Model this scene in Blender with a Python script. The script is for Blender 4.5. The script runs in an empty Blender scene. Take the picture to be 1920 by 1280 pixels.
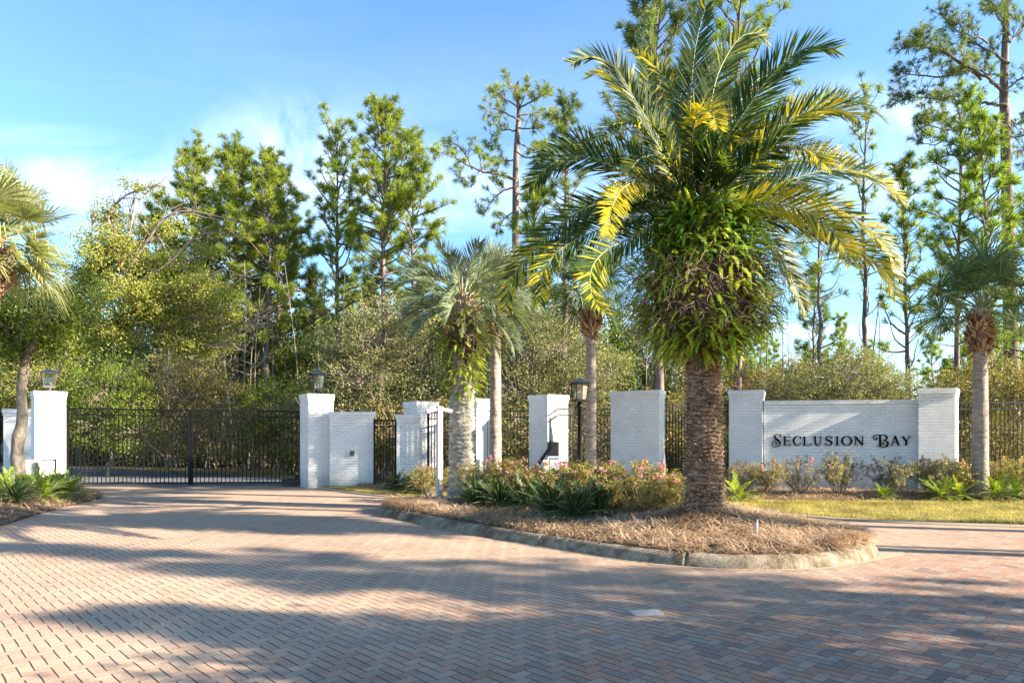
import bpy, math, random
import numpy as np
from mathutils import Vector
random.seed(7)
SC = bpy.context.scene
COL = SC.collection
R = math.radians
RS = np.random.RandomState
F0 = 1280.0; CX = 960.0; HY = 810.0; EYE = 1.55

def T(px, py, d):                     # a point at distance d seen at photo pixel px, py
    return np.array([(px-CX)/F0*d, d, EYE-(py-HY)/F0*d])
def W(px, d): return np.array([(px-CX)/F0*d, d])
def G(px, py, z=0.0):
    d = (EYE-z)*F0/(py-HY); return np.array([(px-CX)/F0*d, d, z])
def nrm(v):
    v = np.asarray(v, float); return v/np.maximum(np.linalg.norm(v, axis=-1, keepdims=True), 1e-9)

# ------------------------------------------------------------------ mesh collector
class MB:
    def __init__(s): s.V=[]; s.F=[]; s.M=[]; s.S=[]; s.U=[]; s.n=0
    def add(s, v, f, mat=0, smooth=False, uv=None):
        v = np.asarray(v, np.float32).reshape(-1,3); f = np.asarray(f, np.int32)
        if len(f)==0: return s
        s.V.append(v); s.F.append(f+s.n); s.M.append(np.full(len(f), mat, np.int32) if np.isscalar(mat) else np.asarray(mat,np.int32))
        s.S.append(np.full(len(f), smooth, bool)); s.U.append(None if uv is None else np.asarray(uv,np.float32).reshape(-1,2))
        s.n += len(v); return s
    def box(s, c, size, rz=0, mat=0, taper=1.0):
        x,y,z = [k/2 for k in size]; c = np.asarray(c,float)
        t = taper
        v = np.array([[-x,-y,-z],[x,-y,-z],[x,y,-z],[-x,y,-z],[-x*t,-y*t,z],[x*t,-y*t,z],[x*t,y*t,z],[-x*t,y*t,z]])
        ca,sa = math.cos(rz),math.sin(rz)
        v = np.stack([v[:,0]*ca-v[:,1]*sa, v[:,0]*sa+v[:,1]*ca, v[:,2]],1)+c
        f = [[0,3,2,1],[4,5,6,7],[0,1,5,4],[1,2,6,5],[2,3,7,6],[3,0,4,7]]
        w,dp,h = size
        uv=[]
        for i,fc in enumerate(f):
            for k in fc:
                lx = (-x if k%4 in (0,3) else x); ly=(-y if k%4 in (0,1) else y); lz = c[2]+(-z if k<4 else z)
                if i<2: uv.append((lx+5,ly+5))
                elif i in (2,4): uv.append((lx+5,lz))
                else: uv.append((ly+5+.37,lz))
        s.add(v,f,mat,False,uv); return s
    def prism(s, pts, z0, z1, mat=0, off=0.0):           # plan polygon (ccw), vertical sides with brick uvs
        p = np.asarray(pts,float); n=len(p)
        if off:
            nn=[]
            for i in range(n):
                a=nrm(p[i]-p[i-1]); b=nrm(p[(i+1)%n]-p[i])
                na=np.array([a[1],-a[0]]); nb=np.array([b[1],-b[0]])
                m=nrm(na+nb); nn.append(p[i]+m*off/max(.3,float(m@na)))
            p=np.array(nn)
        acc=0
        for i in range(n):
            a=p[i]; b=p[(i+1)%n]; L=float(np.linalg.norm(b-a))
            v=[[a[0],a[1],z0],[b[0],b[1],z0],[b[0],b[1],z1],[a[0],a[1],z1]]
            s.add(v,[[0,1,2,3]],mat,False,[(acc,z0),(acc+L,z0),(acc+L,z1),(acc,z1)]); acc+=L
        for z,o in ((z1,1),(z0,-1)):
            v=np.c_[p,np.full(n,z)]; idx=list(range(n))[::o]
            s.add(v,[idx],mat,False,[(v[k][0],v[k][1]) for k in idx])
        return s
    def tube(s, pts, rad, sides=6, mat=0, cap=True, smooth=True):
        P=np.asarray(pts,float); n=len(P); rad=np.full(n,rad) if np.isscalar(rad) else np.asarray(rad,float)
        t=np.gradient(P,axis=0); t=nrm(t)
        ref=np.array([0,0,1.0]) if abs(t[0][2])<.9 else np.array([1.0,0,0])
        u=nrm(np.cross(t[0],ref)); U=[u]
        for i in range(1,n):
            u=u-t[i]*(u@t[i]); u=nrm(u); U.append(u)
        U=np.array(U); Wv=np.cross(t,U)
        a=np.arange(sides)*2*math.pi/sides
        v=P[:,None,:]+rad[:,None,None]*(U[:,None,:]*np.cos(a)[None,:,None]+Wv[:,None,:]*np.sin(a)[None,:,None])
        v=v.reshape(-1,3)
        i=np.arange(n-1)[:,None]*sides; j=np.arange(sides)[None,:]; j2=(j+1)%sides
        f=np.stack([i+j,i+j2,i+sides+j2,i+sides+j],-1).reshape(-1,4)
        s.add(v,f,mat,smooth)
        if cap and sides>2:
            s.add(v[-sides:],[list(range(sides))],mat); s.add(v[:sides],[list(range(sides))[::-1]],mat)
        return s
    def lathe(s, prof, c=(0,0,0), sides=24, mat=0, smooth=True):
        P=np.asarray(prof,float); n=len(P); a=np.arange(sides)*2*math.pi/sides; c=np.asarray(c,float)
        v=np.stack([P[:,0][:,None]*np.cos(a),P[:,0][:,None]*np.sin(a),np.repeat(P[:,1][:,None],sides,1)],-1).reshape(-1,3)+c
        i=np.arange(n-1)[:,None]*sides; j=np.arange(sides)[None,:]; j2=(j+1)%sides
        s.add(v,np.stack([i+j,i+j2,i+sides+j2,i+sides+j],-1).reshape(-1,4),mat,smooth); return s
    def grid(s, g, mat=0, smooth=True, uv=False):
        g=np.asarray(g,float); a,b=g.shape[:2]
        i=np.arange(a-1)[:,None]*b; j=np.arange(b-1)[None,:]
        s.add(g.reshape(-1,3),np.stack([i+j,i+j+1,i+b+j+1,i+b+j],-1).reshape(-1,4),mat,smooth); return s
    def build(s, name, mats, parent=None, loc=None):
        me=bpy.data.meshes.new(name)
        V=np.concatenate(s.V); me.vertices.add(len(V)); me.vertices.foreach_set('co',V.ravel())
        lt=np.concatenate([np.full(len(f),f.shape[1],np.int32) for f in s.F]); ls=np.concatenate([[0],np.cumsum(lt)[:-1]]).astype(np.int32)
        lv=np.concatenate([f.ravel() for f in s.F]).astype(np.int32)
        me.loops.add(len(lv)); me.loops.foreach_set('vertex_index',lv)
        me.polygons.add(len(lt)); me.polygons.foreach_set('loop_start',ls); me.polygons.foreach_set('loop_total',lt)
        me.polygons.foreach_set('material_index',np.concatenate(s.M)); me.polygons.foreach_set('use_smooth',np.concatenate(s.S))
        if any(u is not None for u in s.U):
            uv=np.concatenate([np.zeros((f.size,2),np.float32) if u is None else u for f,u in zip(s.F,s.U)])
            me.uv_layers.new(name='UVMap').data.foreach_set('uv',uv.ravel())
        me.update(calc_edges=True); me.validate(clean_customdata=False)
        for m in (mats if isinstance(mats,(list,tuple)) else [mats]): me.materials.append(m)
        o=bpy.data.objects.new(name,me); COL.objects.link(o)
        if parent is not None: o.parent=parent
        if loc is not None: o.location=loc
        return o
# ------------------------------------------------------------------ tags
def tag(o,label=None,cat=None,group=None,kind=None):
    if label: o['label']=label
    if cat: o['category']=cat
    if group: o['group']=group
    if kind: o['kind']=kind
    return o
def thing(name,label,cat,loc=(0,0,0),rz=0,group=None):
    o=bpy.data.objects.new(name,None); COL.objects.link(o); o.location=loc; o.rotation_euler=(0,0,rz); o.empty_display_size=.2
    return tag(o,label,cat,group)
def copy_tree(o,parent=None):
    c=o.copy(); COL.objects.link(c)
    if parent is not None: c.parent=parent
    for ch in list(o.children): copy_tree(ch,c)
    return c
# ------------------------------------------------------------------ materials
def newmat(name):
    m=bpy.data.materials.new(name); m.use_nodes=True; nt=m.node_tree
    return m,nt,nt.nodes['Principled BSDF'],nt.nodes['Material Output']
def N(nt,t,**kw):
    n=nt.nodes.new(t)
    for k,v in kw.items():
        if k in n.bl_rna.properties: setattr(n,k,v)
        else: n.inputs[k].default_value=v
    return n
def ramp(nt,cols,pos=None,interp='LINEAR'):
    r=nt.nodes.new('ShaderNodeValToRGB'); e=r.color_ramp.elements; r.color_ramp.interpolation=interp
    n=len(cols); pos=pos or [i/(n-1) for i in range(n)]
    while len(e)<n: e.new(.5)
    for i in range(n): e[i].position=pos[i]; c=cols[i]; e[i].color=(c[0],c[1],c[2],1)
    return r
def noise(nt,scale,detail=4,rough=.6,coord=None,dist=0):
    n=N(nt,'ShaderNodeTexNoise'); n.inputs['Scale'].default_value=scale; n.inputs['Detail'].default_value=detail; n.inputs['Roughness'].default_value=rough; n.inputs['Distortion'].default_value=dist
    if coord is not None: nt.links.new(coord,n.inputs['Vector'])
    return n
def math_(nt,op,a,b=None,c=None):
    n=nt.nodes.new('ShaderNodeMath'); n.operation=op
    for i,x in enumerate((a,b,c)):
        if x is None: continue
        if isinstance(x,(int,float)): n.inputs[i].default_value=x
        else: nt.links.new(x,n.inputs[i])
    return n.outputs[0]
def mixc(nt,fac,a,b,mode='MIX'):
    n=nt.nodes.new('ShaderNodeMix'); n.data_type='RGBA'; n.blend_type=mode
    for sock,x in ((n.inputs[0],fac),(n.inputs[6],a),(n.inputs[7],b)):
        if isinstance(x,(int,float)): sock.default_value=x
        elif isinstance(x,tuple): sock.default_value=(x[0],x[1],x[2],1)
        else: nt.links.new(x,sock)
    return n.outputs[2]
def plain(name,col,rough=.6,metal=0,nscale=8,namp=.25,bump=0,bscale=40,spec=.4):
    m,nt,p,o=newmat(name); tc=N(nt,'ShaderNodeTexCoord')
    n=noise(nt,nscale,5,.6,tc.outputs['Object'])
    a=tuple(c*(1-namp) for c in col); b=tuple(min(1,c*(1+namp)) for c in col)
    r=ramp(nt,[a,b],[.3,.7]); nt.links.new(n.outputs['Fac'],r.inputs[0]); nt.links.new(r.outputs[0],p.inputs['Base Color'])
    p.inputs['Roughness'].default_value=rough; p.inputs['Metallic'].default_value=metal; p.inputs['Specular IOR Level'].default_value=spec
    if bump:
        n2=noise(nt,bscale,4,.6,tc.outputs['Object']); b_=N(nt,'ShaderNodeBump'); b_.inputs['Strength'].default_value=bump; b_.inputs['Distance'].default_value=.02
        nt.links.new(n2.outputs['Fac'],b_.inputs['Height']); nt.links.new(b_.outputs[0],p.inputs['Normal'])
    return m
def foliage(name,cols,trans=.35,rough=.5,clump=.8,amp=.35,pos=None,spec=.15):
    m,nt,p,o=newmat(name); tc=N(nt,'ShaderNodeTexCoord'); g=N(nt,'ShaderNodeNewGeometry')
    r=ramp(nt,cols,pos); nt.links.new(g.outputs['Random Per Island'],r.inputs[0])
    n=noise(nt,clump,3,.6,tc.outputs['Object'])
    mr=N(nt,'ShaderNodeMapRange'); nt.links.new(n.outputs['Fac'],mr.inputs[0]); mr.inputs[1].default_value=.3; mr.inputs[2].default_value=.7; mr.inputs[3].default_value=1-amp; mr.inputs[4].default_value=1+amp
    c=N(nt,'ShaderNodeVectorMath',operation='SCALE'); nt.links.new(r.outputs[0],c.inputs[0]); nt.links.new(mr.outputs[0],c.inputs['Scale'])
    nt.links.new(c.outputs[0],p.inputs['Base Color']); p.inputs['Roughness'].default_value=rough; p.inputs['Specular IOR Level'].default_value=spec
    t=N(nt,'ShaderNodeBsdfTranslucent'); c2=mixc(nt,1.0,c.outputs[0],(1.3,1.35,.6),'MULTIPLY'); nt.links.new(c2,t.inputs[0])
    mx=N(nt,'ShaderNodeMixShader'); mx.inputs[0].default_value=trans
    nt.links.new(p.outputs[0],mx.inputs[1]); nt.links.new(t.outputs[0],mx.inputs[2]); nt.links.new(mx.outputs[0],o.inputs[0])
    return m
def bark(name,c1,c2,zs=3.0,xs=14.0,bump=.8):
    m,nt,p,o=newmat(name); tc=N(nt,'ShaderNodeTexCoord'); mp=N(nt,'ShaderNodeMapping'); nt.links.new(tc.outputs['Object'],mp.inputs[0]); mp.inputs['Scale'].default_value=(xs,xs,zs)
    n=noise(nt,1,6,.7,mp.outputs[0],.6); r=ramp(nt,[tuple(k*.45 for k in c1),c1,c2],[.3,.48,.7]); nt.links.new(n.outputs['Fac'],r.inputs[0])
    nt.links.new(r.outputs[0],p.inputs['Base Color']); p.inputs['Roughness'].default_value=.9; p.inputs['Specular IOR Level'].default_value=.2
    b=N(nt,'ShaderNodeBump'); b.inputs['Strength'].default_value=bump; b.inputs['Distance'].default_value=.03; nt.links.new(n.outputs['Fac'],b.inputs['Height']); nt.links.new(b.outputs[0],p.inputs['Normal'])
    return m
def painted_brick():
    m,nt,p,o=newmat('painted_brick'); tc=N(nt,'ShaderNodeTexCoord')
    nd=noise(nt,9,2,.5,tc.outputs['UV']); off=N(nt,'ShaderNodeVectorMath',operation='SCALE'); nt.links.new(nd.outputs['Color'],off.inputs[0]); off.inputs['Scale'].default_value=.012
    ad=N(nt,'ShaderNodeVectorMath',operation='ADD'); nt.links.new(tc.outputs['UV'],ad.inputs[0]); nt.links.new(off.outputs[0],ad.inputs[1])
    b=N(nt,'ShaderNodeTexBrick'); nt.links.new(ad.outputs[0],b.inputs['Vector'])
    b.inputs['Scale'].default_value=1; b.inputs['Brick Width'].default_value=.215; b.inputs['Row Height'].default_value=.075; b.inputs['Mortar Size'].default_value=.008; b.inputs['Mortar Smooth'].default_value=.6
    b.inputs['Color1'].default_value=(.86,.85,.82,1); b.inputs['Color2'].default_value=(.81,.80,.775,1); b.inputs['Mortar'].default_value=(.73,.725,.71,1)
    n=noise(nt,1.6,5,.65,tc.outputs['Object']); r=ramp(nt,[(.86,.86,.85),(1,1,1)],[.35,.6]); nt.links.new(n.outputs['Fac'],r.inputs[0])
    col=mixc(nt,1.0,b.outputs['Color'],r.outputs[0],'MULTIPLY')
    n3=noise(nt,22,3,.6,tc.outputs['Object']); r3=ramp(nt,[(.62,.62,.61),(1,1,1)],[.30,.40]); nt.links.new(n3.outputs['Fac'],r3.inputs[0]); col=mixc(nt,.6,col,r3.outputs[0],'MULTIPLY')
    s_=N(nt,'ShaderNodeSeparateXYZ'); nt.links.new(tc.outputs['Object'],s_.inputs[0]); n5=noise(nt,3.5,5,.7,tc.outputs['Object'])       # rain-splashed soil and lichen low on the walls
    g_=N(nt,'ShaderNodeMapRange'); nt.links.new(math_(nt,'ADD',s_.outputs[2],math_(nt,'MULTIPLY',n5.outputs['Fac'],-.95)),g_.inputs[0]); g_.inputs[1].default_value=-.35; g_.inputs[2].default_value=.05; g_.inputs[3].default_value=.45; g_.inputs[4].default_value=0
    col=mixc(nt,g_.outputs[0],col,(.34,.31,.24)); n6=noise(nt,1.0,6,.7,None); mp6=N(nt,'ShaderNodeMapping'); nt.links.new(tc.outputs['Object'],mp6.inputs[0]); mp6.inputs['Scale'].default_value=(9,9,.9); nt.links.new(mp6.outputs[0],n6.inputs['Vector']); r6=ramp(nt,[(1,1,1),(.82,.82,.79)],[.60,.78]); nt.links.new(n6.outputs['Fac'],r6.inputs[0]); col=mixc(nt,.6,col,r6.outputs[0],'MULTIPLY')
    nt.links.new(col,p.inputs['Base Color']); p.inputs['Roughness'].default_value=.65
    n2=noise(nt,60,4,.7,tc.outputs['Object'])
    h=math_(nt,'ADD',math_(nt,'MULTIPLY',b.outputs['Fac'],-1.0),math_(nt,'MULTIPLY',n2.outputs['Fac'],.35))
    bp=N(nt,'ShaderNodeBump'); bp.inputs['Strength'].default_value=.9; bp.inputs['Distance'].default_value=.012; nt.links.new(h,bp.inputs['Height']); nt.links.new(bp.outputs[0],p.inputs['Normal'])
    return m
def paver_mat():
    m,nt,p,o=newmat('brick_pavers'); tc=N(nt,'ShaderNodeTexCoord'); L=nt.links
    # slight wander of the rows
    nw=noise(nt,.25,2,.5,tc.outputs['Object']); sc=N(nt,'ShaderNodeVectorMath',operation='SCALE'); L.new(nw.outputs['Color'],sc.inputs[0]); sc.inputs['Scale'].default_value=.10
    nw2=noise(nt,2.5,2,.5,tc.outputs['Object']); sc2=N(nt,'ShaderNodeVectorMath',operation='SCALE'); L.new(nw2.outputs['Color'],sc2.inputs[0]); sc2.inputs['Scale'].default_value=.02
    ad=N(nt,'ShaderNodeVectorMath',operation='ADD'); L.new(tc.outputs['Object'],ad.inputs[0]); L.new(sc.outputs[0],ad.inputs[1])
    ad2=N(nt,'ShaderNodeVectorMath',operation='ADD'); L.new(ad.outputs[0],ad2.inputs[0]); L.new(sc2.outputs[0],ad2.inputs[1])
    mp=N(nt,'ShaderNodeMapping'); L.new(ad2.outputs[0],mp.inputs[0]); mp.inputs['Rotation'].default_value=(0,0,R(-44)); mp.inputs['Scale'].default_value=(11.8,11.8,11.8)
    sp=N(nt,'ShaderNodeSeparateXYZ'); L.new(mp.outputs[0],sp.inputs[0]); x,y=sp.outputs[0],sp.outputs[1]
    fl=lambda a: math_(nt,'FLOOR',a)
    ix,iy=fl(x),fl(y); fx=math_(nt,'SUBTRACT',x,ix); fy=math_(nt,'SUBTRACT',y,iy)
    d=math_(nt,'SUBTRACT',ix,iy); q=math_(nt,'MULTIPLY',fl(math_(nt,'MULTIPLY',d,.25)),4.0); k=math_(nt,'SUBTRACT',d,q)      # 0..3
    k=math_(nt,'ROUND',k)
    is1=math_(nt,'COMPARE',k,1.0,.1); is2=math_(nt,'COMPARE',k,2.0,.1); is3=math_(nt,'COMPARE',k,3.0,.1); vert=math_(nt,'ADD',is2,is3)
    # anchor cell
    axc=math_(nt,'SUBTRACT',ix,is1); ayc=math_(nt,'ADD',iy,is3)
    lx=math_(nt,'ADD',fx,is1)                    # 0..2 along for horizontal
    ly=math_(nt,'ADD',fy,is2)                    # 0..2 for vertical (upper cell k=2 -> +1)
    mixv=lambda a,b,f: math_(nt,'ADD',math_(nt,'MULTIPLY',a,math_(nt,'SUBTRACT',1.0,f)),math_(nt,'MULTIPLY',b,f))
    along=mixv(lx,ly,vert); across=mixv(fy,fx,vert)
    da=math_(nt,'MINIMUM',along,math_(nt,'SUBTRACT',2.0,along)); dc=math_(nt,'MINIMUM',across,math_(nt,'SUBTRACT',1.0,across))
    # the long joints of the bricks laid up the drive stay open, the others are packed with dust
    dcw=math_(nt,'MULTIPLY',dc,mixv(3.2,1.0,vert)); daw=math_(nt,'MULTIPLY',da,mixv(1.3,3.0,vert))
    dist=math_(nt,'MINIMUM',daw,dcw)
    mr=N(nt,'ShaderNodeMapRange'); L.new(dist,mr.inputs[0]); mr.inputs[1].default_value=.035; mr.inputs[2].default_value=.085; mr.interpolation_type='SMOOTHSTEP'
    cb=N(nt,'ShaderNodeCombineXYZ'); L.new(axc,cb.inputs[0]); L.new(ayc,cb.inputs[1]); L.new(vert,cb.inputs[2])
    wn=N(nt,'ShaderNodeTexWhiteNoise',noise_dimensions='3D'); L.new(cb.outputs[0],wn.inputs['Vector'])
    r=ramp(nt,[(.15,.11,.10),(.28,.15,.105),(.40,.20,.12),(.31,.21,.15),(.42,.28,.19),(.41,.185,.11),(.36,.28,.21),(.22,.16,.14)]); L.new(wn.outputs['Value'],r.inputs[0])
    n=noise(nt,.5,6,.7,tc.outputs['Object']); 
    mr2=N(nt,'ShaderNodeMapRange'); L.new(n.outputs['Fac'],mr2.inputs[0]); mr2.inputs[1].default_value=.35; mr2.inputs[2].default_value=.65; mr2.inputs[3].default_value=.35; mr2.inputs[4].default_value=.8
    # less dusty, darker bricks at near right: shade put into the colour
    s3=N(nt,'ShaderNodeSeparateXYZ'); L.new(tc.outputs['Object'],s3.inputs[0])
    shade_mask=N(nt,'ShaderNodeMapRange',interpolation_type='SMOOTHSTEP'); L.new(math_(nt,'ADD',math_(nt,'MULTIPLY',s3.outputs[0],.8),math_(nt,'MULTIPLY',s3.outputs[1],-1.0)),shade_mask.inputs[0]); shade_mask.inputs[1].default_value=-7.5; shade_mask.inputs[2].default_value=-2.2; shade_mask.inputs[3].default_value=1.0; shade_mask.inputs[4].default_value=.12
    dust_shade=math_(nt,'MULTIPLY',mr2.outputs[0],shade_mask.outputs[0])
    rdk=N(nt,'ShaderNodeVectorMath',operation='SCALE'); L.new(r.outputs[0],rdk.inputs[0]); rdk.inputs['Scale'].default_value=.80  # bricks darkened to deepen the shade painted at near right
    col=mixc(nt,dust_shade,rdk.outputs[0],(.45,.335,.24))
    ng=noise(nt,70,3,.75,tc.outputs['Object']); rg=ramp(nt,[(.62,.62,.62),(1.0,1.0,1.0),(1.22,1.2,1.17)],[.3,.5,.72]); L.new(ng.outputs['Fac'],rg.inputs[0])
    col=mixc(nt,1.0,col,rg.outputs[0],'MULTIPLY')
    ns=noise(nt,1.3,4,.6,tc.outputs['Object']); rs=ramp(nt,[(1,1,1),(1,.80,.66)],[.60,.78]); L.new(ns.outputs['Fac'],rs.inputs[0]); col=mixc(nt,.6,col,rs.outputs[0],'MULTIPLY')
    st=noise(nt,.9,6,.75,tc.outputs['Object'],1.2); rst=ramp(nt,[(1,1,1),(.74,.72,.70)],[.56,.72]); L.new(st.outputs['Fac'],rst.inputs[0]); col=mixc(nt,.8,col,rst.outputs[0],'MULTIPLY')
    sp3=noise(nt,14,2,.5,tc.outputs['Object']); rs3=ramp(nt,[(1,1,1),(.45,.42,.38)],[.76,.80]); L.new(sp3.outputs['Fac'],rs3.inputs[0]); col=mixc(nt,.8,col,rs3.outputs[0],'MULTIPLY')
    col=mixc(nt,mr.outputs[0],(.045,.036,.03),col)
    L.new(col,p.inputs['Base Color']); p.inputs['Roughness'].default_value=.75; p.inputs['Specular IOR Level'].default_value=.35
    h=math_(nt,'ADD',mr.outputs[0],math_(nt,'MULTIPLY',ng.outputs['Fac'],.3)); h=math_(nt,'ADD',h,math_(nt,'MULTIPLY',wn.outputs['Value'],.25))
    bp=N(nt,'ShaderNodeBump'); bp.inputs['Strength'].default_value=.7; bp.inputs['Distance'].default_value=.006; L.new(h,bp.inputs['Height']); L.new(bp.outputs[0],p.inputs['Normal'])
    return m
def ground_mat(name,cols,scale=6,pos=None,bump=.6,fine=60):
    m,nt,p,o=newmat(name); tc=N(nt,'ShaderNodeTexCoord')
    n=noise(nt,scale,8,.72,tc.outputs['Object'],.3); r=ramp(nt,cols,pos); nt.links.new(n.outputs['Fac'],r.inputs[0])
    n2=noise(nt,fine,3,.7,tc.outputs['Object']); r2=ramp(nt,[(.55,.55,.55),(1.25,1.25,1.25)],[.3,.7]); nt.links.new(n2.outputs['Fac'],r2.inputs[0])
    nt.links.new(mixc(nt,1.0,r.outputs[0],r2.outputs[0],'MULTIPLY'),p.inputs['Base Color']); p.inputs['Roughness'].default_value=.95; p.inputs['Specular IOR Level'].default_value=.15
    b=N(nt,'ShaderNodeBump'); b.inputs['Strength'].default_value=bump; b.inputs['Distance'].default_value=.03; nt.links.new(n2.outputs['Fac'],b.inputs['Height']); nt.links.new(b.outputs[0],p.inputs['Normal'])
    return m

M={}
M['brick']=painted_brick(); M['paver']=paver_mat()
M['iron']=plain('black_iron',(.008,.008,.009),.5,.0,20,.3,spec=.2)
M['iron_grey']=plain('sunlit_iron',(.10,.095,.085),.5,.0,20,.3)  # lighter copy of the black iron, sunlight put into its colour
M['kerb']=ground_mat('kerb_concrete',[(.06,.045,.03),(.15,.115,.075),(.28,.23,.165),(.42,.37,.29)],3.5,[.3,.42,.55,.75],.6,60)
M['asphalt']=ground_mat('asphalt',[(.11,.115,.125),(.17,.175,.185)],3,None,.3,120)
M['soil']=ground_mat('forest_floor',[(.05,.035,.02),(.13,.085,.05),(.20,.14,.08),(.10,.11,.03)],1.2,[.3,.48,.62,.75],.8,20)
M['mulch']=ground_mat('mulch_soil',[(.045,.028,.018),(.13,.08,.05),(.25,.17,.11)],7,[.3,.5,.7],1.0,35)
M['lawn']=ground_mat('lawn_soil',[(.14,.13,.04),(.28,.23,.08),(.38,.29,.13)],2.5,[.3,.5,.7],.8,50)
M['straw']=foliage('pine_straw',[(.20,.11,.06),(.42,.28,.17),(.56,.42,.28),(.34,.21,.13),(.66,.53,.37)],.1,.7,1.5,.25)
M['grass']=foliage('grass',[(.13,.15,.03),(.30,.26,.08),(.22,.22,.05),(.52,.40,.20),(.42,.30,.15)],.3,.6,1.3,.5)
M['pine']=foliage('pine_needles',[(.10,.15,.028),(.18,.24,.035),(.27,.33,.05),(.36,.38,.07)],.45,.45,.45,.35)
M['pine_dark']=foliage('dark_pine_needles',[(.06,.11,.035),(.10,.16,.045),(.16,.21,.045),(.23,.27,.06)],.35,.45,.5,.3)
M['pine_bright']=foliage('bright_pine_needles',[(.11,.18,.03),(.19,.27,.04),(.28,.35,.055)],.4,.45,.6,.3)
M['oak']=foliage('oak_leaves',[(.06,.08,.03),(.13,.15,.05),(.21,.215,.08),(.30,.29,.13),(.37,.34,.19)],.3,.4,.7,.35)
M['gold']=foliage('golden_oak_leaves',[(.10,.14,.03),(.20,.24,.045),(.30,.32,.06),(.44,.42,.10),(.36,.32,.07)],.4,.4,.7,.35)
M['greenoak']=foliage('green_oak_leaves',[(.05,.09,.02),(.11,.17,.03),(.19,.24,.035),(.29,.31,.05)],.4,.35,.8,.3)
M['bush']=foliage('thicket_leaves',[(.06,.07,.022),(.14,.15,.04),(.23,.225,.06),(.36,.30,.12),(.36,.19,.08)],.3,.45,.5,.4)
M['rust']=foliage('rusty_leaves',[(.12,.07,.03),(.28,.13,.05),(.35,.22,.08),(.16,.14,.05)],.3,.5,.6,.3)
M['bark']=bark('pine_bark',(.15,.115,.10),(.32,.25,.22))
M['bark_oak']=bark('oak_bark',(.22,.18,.14),(.42,.37,.30),4,10)  # oak bark, paler than the pine bark
M['twig']=plain('twigs',(.22,.18,.15),.9,0,3,.4)
M['palmtrunk']=bark('sabal_trunk',(.30,.24,.20),(.48,.41,.35),22,5,.7)
M['boot']=foliage('palm_boots',[(.16,.09,.05),(.36,.22,.13),(.48,.33,.22),(.24,.13,.07)],.05,.8,2,.3)
M['frond']=foliage('date_palm_leaflets',[(.018,.045,.015),(.035,.07,.018),(.06,.10,.02),(.11,.14,.025)],.4,.5,.8,.25,spec=.2)
M['frond_y']=foliage('yellow_leaflets',[(.34,.33,.025),(.50,.42,.025),(.54,.38,.03),(.26,.30,.03)],.4,.4,.8,.2)
M['rachis']=plain('frond_stalk',(.20,.23,.09),.5,0,3,.25)
M['fern']=foliage('fern_fronds',[(.14,.24,.025),(.25,.35,.035),(.38,.43,.05),(.52,.48,.07)],.4,.4,1.2,.35)
M['fern_dark']=foliage('dark_fern_fronds',[(.055,.12,.018),(.11,.20,.025),(.19,.28,.035)],.35,.4,1.2,.35)
M['deadfern']=foliage('dead_fern',[(.16,.10,.07),(.30,.20,.14),(.40,.30,.22),(.10,.06,.04)],.1,.8,1.5,.3)
M['pindo']=foliage('pindo_leaflets',[(.08,.115,.07),(.13,.165,.10),(.18,.22,.135),(.26,.29,.17)],.25,.4,.8,.25,spec=.3)
M['sabal']=foliage('sabal_fans',[(.06,.10,.045),(.10,.15,.06),(.15,.20,.08),(.24,.27,.12)],.3,.4,.8,.25,spec=.3)
M['sabal_pale']=foliage('pale_sabal_fans',[(.20,.22,.09),(.30,.31,.13),(.38,.38,.17),(.14,.18,.07)],.35,.4,.8,.25,spec=.3)
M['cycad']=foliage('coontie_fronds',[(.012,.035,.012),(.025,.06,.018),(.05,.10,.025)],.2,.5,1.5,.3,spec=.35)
M['cycad_bright']=foliage('bright_coontie_fronds',[(.10,.17,.02),(.20,.28,.03),(.32,.36,.05)],.35,.35,1.5,.3,spec=.35)  # brighter green for coonties and fern clumps
M['azalea']=foliage('azalea_leaves',[(.08,.11,.03),(.17,.20,.05),(.28,.29,.07),(.42,.36,.11),(.42,.24,.09),(.15,.13,.05)],.35,.4,1.5,.3)
M['azalea_pale']=foliage('pale_azalea_leaves',[(.11,.13,.05),(.22,.23,.10),(.36,.33,.18),(.34,.22,.13),(.14,.15,.06)],.3,.4,1.5,.3)
M['petal']=foliage('azalea_petals',[(.62,.05,.32),(.75,.12,.42),(.80,.35,.52),(.50,.08,.42)],.4,.5,2,.15)
M['white']=plain('white_paint',(.78,.77,.74),.4,0,10,.06)
M['postpaint']=plain('post_paint',(.46,.42,.37),.5,0,5,.12)
M['bronze']=plain('bronze_paint',(.10,.085,.07),.45,0,5,.2)
M['cream']=plain('cream_cabinet',(.70,.68,.58),.5,0,4,.08)
M['rubber']=plain('black_plastic',(.02,.02,.02),.5,0,10,.2)
M['letter']=plain('letter_paint',(.004,.004,.005),.6,0,10,.2,spec=.08)
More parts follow.
